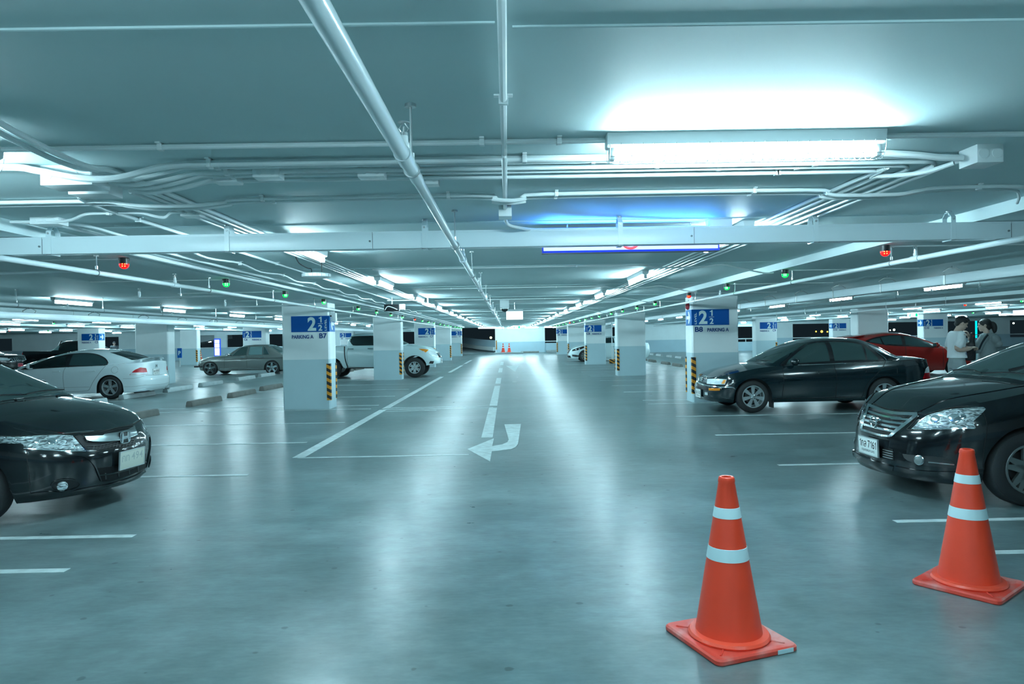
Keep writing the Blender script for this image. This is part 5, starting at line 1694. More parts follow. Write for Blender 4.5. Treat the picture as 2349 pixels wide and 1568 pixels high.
c.patch('windscreen', GLASSG, 'front', [(-.53, 1.27), (0, 1.31), (.53, 1.27)], [(-.66, .915), (0, .945), (.66, .915)], n=22, k=12, eps=.003)
c.patch('rear_window', GLASS, 'rear', [(-.5, 1.26), (0, 1.28), (.5, 1.26)], [(-.60, 1.02), (0, 1.03), (.60, 1.02)], n=16, k=8, eps=.003)
for sg in (-1, 1):
    c.patch('window_surround', BLACK, 'side', [(1.36, .90), (1.62, 1.09), (1.88, 1.245), (2.1, 1.305), (2.5, 1.32), (2.85, 1.295), (3.05, 1.22), (3.22, 1.06), (3.32, .95)], [(1.36, .868), (2.3, .89), (3.32, .925)], sg, 30, 8, eps=.0035, smooth=3)
    c.patch('front_window', GLASSG, 'side', [(1.52, .965), (1.75, 1.125), (1.95, 1.24), (2.1, 1.275), (2.28, 1.285)], [(1.46, .892), (2.29, .908)], sg, 16, 6, eps=.006)
    c.patch('rear_door_window', GLASSG, 'side', [(2.37, 1.285), (2.6, 1.285), (2.82, 1.265), (2.95, 1.23)], [(2.38, .912), (2.97, .935)], sg, 14, 6, eps=.006)
    c.patch('quarter_window', GLASSG, 'side', [(3.0, 1.20), (3.1, 1.10), (3.2, .985)], [(3.0, .938), (3.2, .948)], sg, 8, 6, eps=.006)
    c.band('window_trim', CHROME, 'side', [(1.42, .875), (2.3, .892), (3.28, .928)], .008, sg, eps=.008)
    c.band('roof_gutter', CHROME, 'side', [(3.20, 1.10), (3.35, .97), (3.36, .93)], .007, sg, eps=.006)
    c.band('door_seam', GAP, 'side', [(1.36, .86), (1.37, .6), (1.34, .30), (1.36, .25)], .007, sg)
    c.band('door_seam', GAP, 'side', [(2.33, .88), (2.36, .6), (2.34, .25)], .007, sg)
    c.band('door_seam', GAP, 'side', [(3.30, .92), (3.22, .80), (3.08, .66), (2.93, .50), (2.85, .30), (2.83, .25)], .007, sg)
    c.band('side_moulding', PGREEN, 'side', [(1.28, .555), (2.1, .565), (2.85, .575)], .05, sg, eps=.012, n=30, k=3)
    c.band('sill_line', GAP, 'side', [(1.2, .262), (2.0, .262), (2.85, .27)], .008, sg)
    c.band('boot_seam', GAP, 'side', [(3.45, .935), (3.9, .925), (4.1, .87), (4.16, .72)], .006, sg)
    for x in (2.14, 3.02):
        c.patch('door_handle', PGREEN, 'side', [(x - .11, .765), (x + .1, .775)], [(x - .11, .715), (x + .1, .725)], sg, 8, 3, eps=.010)
    c.patch('fuel_flap', PGREEN, 'side', [(3.50, .84), (3.64, .84)], [(3.50, .70), (3.64, .70)], sg, 6, 6, eps=.005)
    tl = c.patch('tail_lamp', CLENS, 'side', [(4.06, .76), (4.12, .80), (4.28, .80)], [(4.03, .69), (4.1, .69), (4.28, .69)], sg, 10, 4, eps=.008)
    c.patch('red_lens', REDLENS, 'side', [(4.03, .69), (4.1, .69), (4.28, .69)], [(3.99, .58), (4.1, .58), (4.28, .58)], sg, 10, 4, eps=.009, parent=tl)
    c.patch('mud_flap', BLACK, 'side', [(1.16, .26), (1.24, .26)], [(1.17, .255), (1.24, .255)], sg, 3, 2, eps=.01)
    fl = B(); fl.box(1.17, sg * .60, .09, 1.19, sg * .80, .28); fl.obj('mud_flap', DARK, root)
    mirror(c, 1.56, .80, .945, PGREEN, sg)
    wheel(root, .80, sg * .735, sg, .305, .205, .195, (7, .04, .075, 0, .03), RIMS, TYRE)
    wheel(root, 3.265, sg * .735, sg, .305, .205, .195, (7, .04, .075, 0, .03), RIMS, TYRE)
Z = zoomed(1440, 660, 5.2275)
hl = c.patch('headlamp', LAMPC, 'photo', Z((958, 1090), (1050, 1090), (1190, 1095)), Z((950, 1150), (1050, 1158), (1165, 1158)), n=16, k=5, eps=.007, mir=True)
c.patch('corner_lamp', AMBER, 'photo', Z((1150, 1104), (1184, 1102)), Z((1125, 1150), (1162, 1150)), n=5, k=4, eps=.012, mir=True)
c.patch('turn_signal', AMBER, 'photo', Z((975, 1200), (1050, 1203), (1112, 1203)), Z((975, 1228), (1050, 1232), (1105, 1230)), n=12, k=3, eps=.008, mir=True)
c.band('bumper_strip', CHROME, 'photo', Z((900, 1160), (1000, 1178), (1130, 1190), (1255, 1192), (1290, 1215)), 1.8, eps=.008, mir=True)
c.patch('fog_lamp', LAMPC, 'photo', Z((928, 1248), (960, 1252)), Z((928, 1280), (960, 1285)), n=5, k=4, eps=.010, mir=True)
g = c.patch('grille', GRILLE, 'photo', Z((862, 1045), (900, 1052), (958, 1078)), Z((868, 1108), (900, 1125), (948, 1142)), n=14, k=6, eps=.004)
for q in range(5):
    c.band('grille_slat', CHROME, 'photo', Z((862, 1052 + 13 * q), (900, 1062 + 14 * q), (955, 1084 + 13 * q)), .9, eps=.010, parent=g, n=14)
c.band('grille_frame', CHROME, 'photo', Z((866, 1112), (858, 1075), (870, 1045), (905, 1045), (958, 1074)), 1.5, eps=.012, n=20)
p = Z((898, 1098))[0]
h, n = c.cast('photo', p[0], p[1], -1); b = B()
b.tube([(h.x - .018, h.y + .050 * math.cos(a), h.z + .036 * math.sin(a)) for a in [2 * PI * q / 24 for q in range(25)]], .006, 6, caps=False)
b.tube([(h.x - .020, h.y + .018 * math.cos(a), h.z + .034 * math.sin(a)) for a in [2 * PI * q / 24 for q in range(25)]], .005, 6, caps=False)
b.tube([(h.x - .020, h.y + .034 * math.cos(a), h.z + .013 + .013 * math.sin(a)) for a in [2 * PI * q / 24 for q in range(25)]], .005, 6, caps=False)
b.obj('badge', CHROME, root)
c.band('chrome_bumper_strip', CHROME, 'photo', Z((832, 1118), (860, 1142), (920, 1165), (1000, 1180)), 2.2, eps=.012, n=20)
c.patch('bumper_intake', GRILLE, 'photo', Z((832, 1140), (860, 1160), (965, 1195)), Z((836, 1195), (860, 1210), (960, 1232)), n=16, k=4, eps=.005)
p = Z((868, 1262))[0]
h, n = c.cast('photo', p[0], p[1], -1)
plate(root, h.x - .02, h.z, 'ขข 161', 'กรุงเทพมหานคร', y=h.y * .5)
P = []
for q in range(9):
    y = -.58 + .55 * q / 8
    h, n = c.cast('front', y, .955, -1); P.append(h + n * .015)
b = B(); b.tube(P, .007, 6); b.obj('wiper', BLACK, root)

# ================================================================= white sedan with rear spoiler (nose to the left)
root = thing('car', 'white sedan with a boot spoiler seen from its rear right, left side of the garage', 'car', (-14.30, 19.75, 0), 0)
c = Car(root, 4.50, .86,
        zt=[(0, .60), (.3, .72), (.8, .80), (1.3, .84), (2.4, .885), (3.4, .92), (4.1, .96), (4.5, .97)],
        nose=[(.15, .1), (.3, .0), (.5, .0), (.7, .09)], tail=[(.18, .10), (.26, .03), (.36, 0), (.52, .0), (.62, .05), (.80, .07), (.97, .07)],
        arches=[(.86, .305, .355), (3.54, .305, .355)], sill=curve([(0, .18), (.6, .17), (3.8, .165), (4.5, .19)]), Rf=.8, nf=2.4, Rr=.42, nr=3.4,
        fy=[(0, .97), (.1, .985), (.35, .99), (.6, 1.0), (.82, .985), (1, .93)],
        crown=[(0, 0), (.2, .03), (.9, .05), (3.9, .05), (4.45, .04), (4.5, .03)],
        roof=[(.72, .78), (.95, .895), (1.4, 1.07), (1.9, 1.225), (2.35, 1.325), (2.8, 1.362), (3.2, 1.335), (3.6, 1.22), (4.0, 1.065), (4.25, .965)],
        gw=[(.72, .62), (1.2, .72), (2, .75), (3.2, .745), (3.8, .70), (4.25, .62)], paint=PWHITE, tumble=.30, bow=(.2, .12))
c.patch('windscreen', GLASSG, 'front', [(-.5, 1.25), (0, 1.30), (.5, 1.25)], [(-.6, .93), (0, .96), (.6, .93)], n=20, k=10, eps=.003)
c.patch('rear_window', GLASS, 'rear', [(-.50, 1.255), (0, 1.285), (.50, 1.255)], [(-.57, 1.045), (0, 1.055), (.57, 1.045)], n=20, k=12, eps=.004)
for sg in (-1, 1):
    c.patch('window_surround', BLACK, 'side', [(1.05, .845), (1.5, 1.02), (1.9, 1.155), (2.3, 1.235), (2.7, 1.26), (3.05, 1.225), (3.32, 1.12), (3.43, 1.0), (3.44, .92)], [(1.05, .828), (2.3, .882), (3.42, .908)], sg, 36, 8, eps=.004, smooth=3)
    c.patch('front_window', GLASS, 'side', [(1.42, .965), (1.75, 1.085), (2.05, 1.175), (2.24, 1.215)], [(1.36, .862), (2.30, .888)], sg, 16, 6, eps=.006)
    c.patch('rear_door_window', GLASS2, 'side', [(2.42, 1.225), (2.7, 1.243), (3.0, 1.212), (3.28, 1.11), (3.40, .99)], [(2.38, .892), (3.39, .914)], sg, 18, 6, eps=.006, smooth=3)
    c.band('door_seam', GAPW, 'side', [(2.34, .885), (2.30, .75), (2.30, .45), (2.33, .23)], .008, sg)
    c.band('door_seam', GAPW, 'side', [(3.42, .905), (3.28, .72), (3.10, .48), (3.0, .30), (2.9, .235), (2.33, .225)], .008, sg)
    c.band('door_seam', GAPW, 'side', [(1.20, .83), (1.22, .5), (1.26, .23), (2.3, .225)], .008, sg)
    c.band('sill_line', GAPW, 'side', [(1.22, .33), (2.0, .335), (3.0, .34)], .006, sg)
    for x in (2.10, 3.06):
        c.patch('door_handle', PWHITE, 'side', [(x - .10, .79), (x, .80), (x + .1, .79)], [(x - .10, .765), (x, .762), (x + .1, .765)], sg, 8, 3, eps=.02)
    c.band('fuel_flap_seam', GAPW, 'side', [(3.68 + .09 * math.cos(a), .79 + .09 * math.sin(a)) for a in [2 * PI * q / 20 for q in range(20)]], .005, sg, smooth=0, n=30)
    c.band('bumper_seam', GAPW, 'side', [(3.9, .55), (4.15, .55), (4.3, .57), (4.38, .60)], .006, sg)
    c.band('bumper_step', GAPW, 'side', [(3.92, .33), (4.2, .335), (4.42, .36)], .006, sg)
    mirror(c, 1.46, .84, .93, PWHITE, sg, 1.15)
    wheel(root, .86, sg * .755, sg, .318, .215, .20, (5, .05, .085, 0, .03), RIMS, TYRE)
    wheel(root, 3.54, sg * .755, sg, .318, .215, .20, (5, .05, .085, 0, .03), RIMS, TYRE)
    c.band('skirt_lip', PWHITE, 'side', [(3.93, .20), (4.2, .20), (4.40, .22)], .06, sg, eps=.02, n=14, k=2)
# spoiler
b = B()
prof = lambda y: (4.10 + .12 * (1 - (abs(y) / .62) ** 2), 1.075 - .055 * (abs(y) / .62) ** 3)
vs = []; N_ = 20
for q in range(N_ + 1):
    y = -.64 + 1.28 * q / N_
    x, z = prof(y)
    for dx, dz in ((-.02, .0), (.05, .022), (.16, .03), (.20, .022), (.16, .008), (.05, -.002)):
        vs.append((x + dx, y, z + dz))
fs = []
for q in range(N_):
    for j in range(6):
        fs.append((q * 6 + j, q * 6 + (j + 1) % 6, q * 6 + 6 + (j + 1) % 6, q * 6 + 6 + j))
fs += [tuple(range(6)), tuple(range(N_ * 6, N_ * 6 + 6))]
b.add(vs, fs); sp_ = b.obj('spoiler', PWHITE, root)
for y in (-.55, .55):
    b = B(); b.box(4.12, y - .06, .95, 4.25, y + .06, 1.045); b.obj('spoiler_foot', PWHITE, sp_, bevel=.01)
Z = zoomed(0, 680, 4.698)
tl = c.patch('tail_lamp', REDLENS, 'photo', Z((1398, 840), (1450, 790), (1510, 763), (1572, 770)), Z((1400, 846), (1480, 845), (1540, 840), (1592, 833)), n=16, k=8, eps=.010, mir=True)
c.patch('clear_lens', CLENS, 'photo', Z((1418, 818), (1480, 818), (1540, 818), (1588, 812)), Z((1402, 845), (1480, 844), (1540, 838), (1592, 832)), n=14, k=3, eps=.014, mir=True)
p = Z((1648, 810))[0]
h, n = c.cast('photo', p[0], p[1], -1)
plate(root, h.x + .014, h.z, 'ษห 8181', 'กรุงเทพ', rear=True, tilt=.0, y=h.y * .5)
p = Z((1657, 747))[0]
h, n = c.cast('photo', p[0], p[1], -1)
b = B(); T = Matrix.Translation((h.x + .012, h.y * .5, h.z))
b.prism([(-.050, -.045), (-.034, -.045), (-.025, -.006), (.025, -.006), (.034, -.045), (.050, -.045), (.044, .045), (.028, .045), (.022, .010), (-.022, .010), (-.028, .045), (-.044, .045)], -.006, .006, T @ Matrix(((0, 0, 1, 0), (1, 0, 0, 0), (0, 1, 0, 0), (0, 0, 0, 1))))
b.obj('badge', CHROME, root)
c.band('boot_seam', GAPW, 'rear', [(-.62, .62), (0, .60), (.62, .62)], .006)
c.band('bumper_lower_line', GAPW, 'rear', [(-.7, .36), (0, .33), (.7, .36)], .006)
b = B(); b.cyl((4.38, .42, .20), (4.53, .42, .20), .04, n=14); b.obj('exhaust', STEEL, root)
for y, s_ in ((-.60, 'Civic'), (.45, '1.8')):
    h, n = c.cast('rear', y + .05, .615, -1)
    b = B(); text(b, s_, (h.x + .006, y, .61), (0, 1, 0), (0, 0, 1), .12, .022, .02); b.obj('lettering', STEEL, root)

# ================================================================= old grey sedan
root = thing('car', 'old grey metallic sedan parked between the white sedan and the B7 column', 'car', (-13.95, 32.05, 0), 0)
c = Car(root, 4.72, .90,
        zt=[(0, .66), (.1, .71), (.6, .80), (1.2, .845), (1.6, .855), (3, .885), (4.4, .90), (4.72, .88)],
        nose=[(.2, .10), (.36, .06), (.44, .06), (.5, .02), (.7, .06)], tail=[(.2, .1), (.4, 0), (.6, .02), (.9, .04)],
        arches=[(.68, .30, .345), (3.43, .30, .345)], sill=curve([(0, .26), (.6, .20), (4.0, .20), (4.72, .28)]), Rf=.35, nf=3.2, Rr=.3, nr=4,
        fy=[(0, .95), (.2, .985), (.45, 1.0), (.62, 1.0), (.85, .975), (1, .92)],
        crown=[(0, 0), (.3, .03), (1.2, .05), (4.4, .03), (4.72, 0)],
        roof=[(1.26, .83), (1.40, .92), (1.65, 1.10), (1.9, 1.25), (2.15, 1.315), (2.6, 1.345), (3.0, 1.34), (3.25, 1.27), (3.6, 1.06), (3.84, .88)],
        gw=[(1.26, .70), (1.6, .76), (2.2, .77), (3.2, .76), (3.84, .70)], paint=PGREY, tumble=.26, gm=5, bow=(.06, .02))
c.patch('windscreen', GLASSG, 'front', [(-.54, 1.25), (0, 1.27), (.54, 1.25)], [(-.66, .90), (0, .92), (.66, .90)], n=16, k=8, eps=.003)
for sg in (-1, 1):
    for up, lo, m_ in (([(1.70, .95), (1.85, 1.10), (2.0, 1.235), (2.29, 1.25)], [(1.60, .875), (2.26, .885)], GLASSG), ([(2.38, 1.25), (2.95, 1.25)], [(2.36, .89), (2.96, .90)], mat('see_through_glass', (.16, .28, .29), .05)),
                    ([(3.0, 1.25), (3.05, 1.24), (3.15, 1.1), (3.25, .94)], [(3.0, .90), (3.28, .905)], GLASS2)):
        w_ = c.patch('side_window', m_, 'side', up, lo, sg, 14, 5, eps=.006)
        c.band('window_trim', CHROME, 'side', lo[:1] + list(up) + lo[1:], .016, sg, eps=.008, parent=w_, smooth=0, n=40)
    c.band('waist_strip', DARK, 'side', [(.02, .66), (.8, .685), (2.4, .72), (4.6, .74)], .025, sg, eps=.006, n=30)
    c.band('door_seam', GAP, 'side', [(1.32, .84), (1.32, .3)], .01, sg, smooth=0)
    c.band('door_seam', GAP, 'side', [(2.32, .86), (2.32, .28)], .01, sg, smooth=0)
    c.band('sill_strip', STEEL, 'side', [(1.10, .29), (2.0, .28), (3.05, .28)], .03, sg, eps=.008)
    for x in (2.14, 2.98):
        c.patch('door_handle', CHROME, 'side', [(x - .1, .79), (x + .08, .795)], [(x - .1, .765), (x + .08, .77)], sg, 6, 2, eps=.02)
    c.patch('headlamp', CLENS, 'side', [(.16, .70), (.02, .69)], [(.14, .54), (.02, .54)], sg, 5, 4, eps=.01)
    c.patch('rubber_bumper', DARK, 'side', [(.34, .435), (.1, .44), (-.05, .44)], [(.34, .375), (.1, .37), (-.05, .37)], sg, 10, 3, eps=.03)
    mirror(c, 1.58, .82, .93, CHROME, sg, .8)
    wheel(root, .68, sg * .80, sg, .315, .235, .21, (5, .07, .085, 0, .03), CHROME, TYRE)
    wheel(root, 3.43, sg * .80, sg, .315, .235, .21, (5, .07, .085, 0, .03), CHROME, TYRE)
rw = c.patch('rear_window', GLASSG, 'rear', [(-.50, 1.27), (0, 1.285), (.50, 1.27)], [(-.62, .955), (0, .965), (.62, .955)], n=16, k=8, eps=.004)
c.band('window_trim', CHROME, 'rear', [(-.62, .955), (-.50, 1.27), (0, 1.285), (.50, 1.27), (.62, .955), (0, .965), (-.62, .955)], .02, eps=.008, parent=rw, smooth=0, n=60)
b = B(); b.box(-.06, -.84, .37, .12, .84, .44); b.obj('front_bumper', DARK, root, bevel=.02)
b = B(); b.box(1.30, -.72, .925, 1.42, .72, .945); b.obj('wiper_cowl', BLACK, root)

# ================================================================= white pickup
root = thing('car', 'white double cab pickup truck partly behind the columns left of the aisle', 'pickup truck', (-2.62, 27.62, 0), PI)
c = Car(root, 5.30, .92,
        zt=[(0, .93), (.12, 1.0), (.4, 1.10), (.9, 1.19), (1.3, 1.22), (1.8, 1.235), (3.5, 1.245), (3.62, 1.25), (5.3, 1.26)],
        nose=[(.4, .06), (.55, .0), (.75, .02), (.85, .06), (1.0, .16)], tail=[(.4, .05), (.7, 0), (1.26, .01)],
        arches=[(.95, .385, .45), (4.15, .385, .46)], sill=curve([(0, .52), (.5, .46), (1.5, .40), (3.6, .40), (3.7, .46), (5.3, .56)]), Rf=.75, nf=2.3, Rr=.12, nr=4,
        fy=[(0, .95), (.15, .98), (.45, 1.0), (.8, .985), (1, .93)],
        crown=[(0, 0), (.2, .03), (.9, .05), (3.4, .02), (3.7, -.0), (5.3, .0)],
        roof=[(1.22, 1.19), (1.4, 1.29), (1.75, 1.48), (2.05, 1.64), (2.4, 1.725), (2.9, 1.745), (3.3, 1.715), (3.5, 1.60), (3.56, 1.23)],
        gw=[(1.22, .74), (1.6, .80), (2.2, .82), (3.3, .82), (3.56, .78)], paint=PPEARL, tumble=.26, bow=(.1, .0), gm=4.6)
c.patch('windscreen', GLASSG, 'front', [(-.56, 1.64), (0, 1.67), (.56, 1.64)], [(-.7, 1.27), (0, 1.30), (.7, 1.27)], n=16, k=8, eps=.003)
for sg in (-1, 1):
    c.patch('window_surround', GLASS, 'side', [(1.62, 1.33), (1.95, 1.50), (2.2, 1.595), (2.6, 1.63), (3.1, 1.63), (3.38, 1.615), (3.46, 1.58), (3.46, 1.50), (3.40, 1.36), (3.32, 1.28)], [(1.55, 1.255), (2.4, 1.262), (3.20, 1.262), (3.32, 1.275)], sg, 30, 8, eps=.005)
    c.band('window_post', GAP, 'side', [(2.42, 1.62), (2.40, 1.26)], .06, sg, eps=.008, smooth=0)
    c.band('door_seam', GAPW, 'side', [(2.42, 1.25), (2.44, .8), (2.44, .42)], .012, sg)
    c.band('door_seam', GAPW, 'side', [(3.44, 1.25), (3.52, 1.0), (3.50, .60), (3.42, .46), (2.5, .42)], .012, sg)
    c.band('bed_gap', BLACK, 'side', [(3.62, 1.26), (3.60, .8), (3.50, .42)], .04, sg, eps=.006)
    c.band('bed_rail', BLACK, 'side', [(3.62, 1.25), (4.5, 1.255), (5.25, 1.255)], .025, sg, eps=.01)
    for x in (2.62, 3.38):
        c.patch('door_handle', CHROME, 'side', [(x - .11, 1.15), (x + .11, 1.15)], [(x - .11, 1.115), (x + .11, 1.115)], sg, 6, 2, eps=.03)
    c.band('side_step', DARK, 'side', [(1.45, .41), (2.5, .40), (3.55, .41)], .05, sg, eps=.05, n=20)
    c.band('arch_lip', BLACK, 'side', [(.95 + .455 * math.cos(a), .385 + .455 * math.sin(a)) for a in [PI * q / 14 for q in range(1, 14)]], .02, sg, eps=.004, smooth=0)
    mirror(c, 1.85, .92, 1.33, PPEARL, sg, 1.3)
    wheel(root, .95, sg * .80, sg, .385, .225, .25, (6, .05, .035, .035, .03), RIMS, TYRE)
    wheel(root, 4.15, sg * .80, sg, .385, .225, .25, (6, .05, .035, .035, .03), RIMS, TYRE)
Z = zoomed(740, 680, 6.525)
hl = c.patch('headlamp', LAMPC, 'photo', Z((1590, 797), (1640, 806), (1690, 828), (1718, 880)), Z((1548, 836), (1600, 862), (1660, 892), (1722, 915)), n=14, k=6, eps=.008, mir=True)
c.patch('amber_lens', AMBER, 'photo', Z((1440, 780), (1520, 783), (1588, 796)), Z((1446, 786), (1500, 815), (1545, 836)), n=10, k=5, eps=.010, mir=True)
c.patch('fog_lamp', DARK, 'photo', Z((1612, 962), (1668, 966)), Z((1590, 1000), (1652, 1004)), n=6, k=4, eps=.008, mir=True)
c.patch('grille', GRILLE, 'front', [(-.42, .92), (0, .93), (.42, .92)], [(-.38, .74), (0, .73), (.38, .74)], n=14, k=5, eps=.006)
c.band('grille_bar', CHROME, 'front', [(-.42, .90), (-.2, .80), (0, .77), (.2, .80), (.42, .90)], .04, eps=.02)
h, n = c.cast('front', 0, .60, -1)
plate(root, h.x - .015, .60, 'ฒม 5', None)

# ================================================================= red hatchback (nose to the right)
root = thing('car', 'red hatchback behind the dark green sedan, beside the man in white', 'car', (15.30, 23.25, 0), PI)
c = Car(root, 4.20, .86,
        zt=[(0, .62), (.15, .70), (.5, .80), (.9, .86), (1.4, .90), (2.2, .955), (3.2, 1.02), (3.9, 1.05), (4.2, 1.0)],
        nose=[(.15, .1), (.3, .0), (.5, .0), (.7, .10)], tail=[(.2, .1), (.5, .0), (.8, .05), (1.05, .10)],
        arches=[(.82, .305, .355), (3.32, .305, .355)], sill=curve([(0, .19), (.6, .18), (4.2, .24)]), Rf=.75, nf=2.3, Rr=.5, nr=2.6,
        roof=[(.85, .82), (1.15, .965), (1.6, 1.17), (2.05, 1.34), (2.45, 1.42), (2.8, 1.435), (3.3, 1.395), (3.75, 1.315), (4.0, 1.20), (4.15, 1.0)],
        gw=[(.85, .62), (1.4, .74), (2.2, .755), (3.4, .73), (4.15, .66)], paint=PRED, tumble=.30, bow=(.16, .06))
c.patch('windscreen', GLASSG, 'front', [(-.5, 1.34), (0, 1.38), (.5, 1.34)], [(-.62, .96), (0, .99), (.62, .96)], n=18, k=10, eps=.003)
for sg in (-1, 1):
    c.patch('window_surround', BLACK, 'side', [(1.30, .93), (1.65, 1.095), (2.05, 1.26), (2.5, 1.335), (3.0, 1.325), (3.35, 1.27), (3.66, 1.17)], [(1.30, .905), (2.1, .955), (2.9, 1.0), (3.66, 1.14)], sg, 30, 7, eps=.004, smooth=3)
    c.patch('front_window', GLASS2, 'side', [(1.62, 1.06), (1.95, 1.20), (2.2, 1.275), (2.38, 1.30)], [(1.52, .94), (2.40, .985)], sg, 14, 5, eps=.007)
    c.patch('rear_door_window', GLASS2, 'side', [(2.50, 1.31), (2.9, 1.305), (3.15, 1.27)], [(2.50, .995), (3.08, 1.03)], sg, 10, 5, eps=.007)
    c.patch('quarter_window', GLASS2, 'side', [(3.2, 1.26), (3.4, 1.22), (3.55, 1.17)], [(3.15, 1.06), (3.55, 1.13)], sg, 6, 4, eps=.007)
    c.band('door_seam', GAP, 'side', [(1.25, .88), (1.25, .3)], .01, sg, smooth=0)
    c.band('door_seam', GAP, 'side', [(2.45, .97), (2.47, .6), (2.42, .25)], .01, sg)
    for x in (2.30, 3.1):
        c.patch('door_handle', PRED, 'side', [(x - .1, .86), (x + .08, .86)], [(x - .1, .83), (x + .08, .83)], sg, 6, 2, eps=.025)
    c.patch('headlamp', LAMPC, 'side', [(.85, .83), (.55, .77), (.25, .69)], [(.80, .80), (.5, .66), (.2, .60)], sg, 12, 5, eps=.008)
    c.patch('tail_lamp', REDLENS, 'side', [(3.92, 1.02), (4.12, 1.02)], [(3.86, .78), (4.12, .76)], sg, 8, 6, eps=.008)
    mirror(c, 1.52, .84, 1.0, PRED, sg, 1.2)
    wheel(root, .82, sg * .755, sg, .305, .215, .20, (15, .02, .028, 0, .025), RIMS, TYRE)
    wheel(root, 3.32, sg * .755, sg, .305, .215, .20, (15, .02, .028, 0, .025), RIMS, TYRE)
b = B(); b.prism([(3.62, 1.36), (4.02, 1.30), (4.05, 1.275), (3.65, 1.32)], -.56, .56, Matrix(((1, 0, 0, 0), (0, 0, -1, 0), (0, 1, 0, 0), (0, 0, 0, 1)))); b.obj('roof_spoiler', PRED, root, bevel=.008)

# ================================================================= white sedan beyond C8 (nose to the left)
root = thing('car', 'white sedan with swept headlamps sticking out beside the C8 column', 'car', (3.48, 40.50, 0), 0)
c = Car(root, 4.75, .89,
        zt=[(0, .66), (.15, .74), (.4, .83), (.8, .92), (1.2, .98), (1.6, 1.0), (3.6, 1.04), (4.75, 1.02)],
        nose=[(.14, .08), (.22, .02), (.35, .0), (.55, .02), (.68, .06), (.80, .14)], tail=[(.2, .1), (.5, 0), (.8, .03), (1.04, .10)],
        arches=[(.93, .32, .37), (3.68, .32, .37)], sill=.18, Rf=.80, nf=2.3,
        roof=[(1.05, .93), (1.2, 1.02), (1.55, 1.19), (1.95, 1.345), (2.35, 1.42), (2.8, 1.44), (3.5, 1.39), (4.1, 1.18), (4.5, 1.03)],
        gw=[(1.05, .72), (1.4, .775), (2, .785), (3.5, .77), (4.5, .68)], paint=PPEARL)
c.patch('windscreen', GLASSG, 'front', [(-.55, 1.36), (0, 1.40), (.55, 1.36)], [(-.68, 1.0), (0, 1.03), (.68, 1.0)], n=18, k=10, eps=.003)
for sg in (-1, 1):
    c.patch('side_window', GLASS, 'side', [(1.6, 1.12), (1.85, 1.24), (2.1, 1.33), (2.6, 1.365), (3.1, 1.34), (3.7, 1.18)], [(1.5, 1.04), (3.8, 1.07)], sg, 20, 6, smooth=4)
    c.band('window_post', PPEARL, 'side', [(2.62, 1.36), (2.66, 1.06)], .06, sg, eps=.006, smooth=0)
    hl = c.patch('headlamp', GRILLE, 'side', [(1.05, .90), (.8, .88), (.5, .80), (.25, .71)], [(1.02, .87), (.75, .74), (.5, .66), (.2, .61)], sg, 18, 6, eps=.007)
    for (u, v, r) in ((.42, .71, .05), (.60, .745, .05)):
        lens(c, u, v, 'side', sg, r, LAMPC, hl, out=.002, d=.006, name='reflector')
    c.patch('fog_lamp_recess', DARK, 'side', [(.62, .36), (.4, .41), (.2, .43)], [(.6, .31), (.4, .29), (.22, .32)], sg, 10, 4, eps=.005)
    c.band('door_seam', GAPW, 'side', [(1.52, 1.02), (1.5, .25)], .012, sg, smooth=0)
    c.patch('door_handle', CHROME, 'side', [(2.4, .86), (2.6, .86)], [(2.4, .83), (2.6, .83)], sg, 6, 2, eps=.02)
    mirror(c, 1.80, .88, 1.06, PPEARL, sg)
    wheel(root, .93, sg * .785, sg, .325, .215, .21, (9, .03, .04, 0, .03), RIMD, TYRE)
    wheel(root, 3.68, sg * .785, sg, .325, .215, .21, (9, .03, .04, 0, .03), RIMD, TYRE)
c.patch('grille', GRILLE, 'front', [(-.46, .72), (0, .745), (.46, .72)], [(-.3, .50), (0, .48), (.3, .50)], n=14, k=5, eps=.006)
c.patch('lower_intake', GRILLE, 'front', [(-.5, .36), (0, .365), (.5, .36)], [(-.55, .24), (0, .23), (.55, .24)], n=14, k=4, eps=.006)
h, n = c.cast('front', 0, .42, -1)

# ================================================================= black pickup behind the white sedan (nose to the right)
root = thing('car', 'black pickup truck standing behind the C5 column, above the white sedan', 'pickup truck', (-20.6, 38.2, 0), PI)
c = Car(root, 5.35, .90,
        zt=[(0, .90), (.2, .99), (.9, 1.09), (1.4, 1.12), (3.4, 1.15), (5.35, 1.17)], nose=[(.4, .06), (.6, 0), (.9, .1)], tail=[(.4, .05), (.7, 0), (1.17, .02)],
        arches=[(.95, .37, .43), (4.05, .37, .43)], sill=curve([(0, .45), (1.5, .40), (5.35, .5)]), Rf=.6, nf=2.4, Rr=.12, nr=4,
        crown=[(0, 0), (.2, .03), (.9, .05), (3.4, .01), (5.35, 0)],
        roof=[(1.2, 1.10), (1.45, 1.25), (1.9, 1.50), (2.3, 1.66), (2.7, 1.705), (3.2, 1.69), (3.4, 1.60), (3.85, 1.14)],
        gw=[(1.2, .72), (1.7, .79), (2.3, .80), (3.2, .80), (3.85, .76)], paint=PBLACK, tumble=.26, bow=(.1, 0))
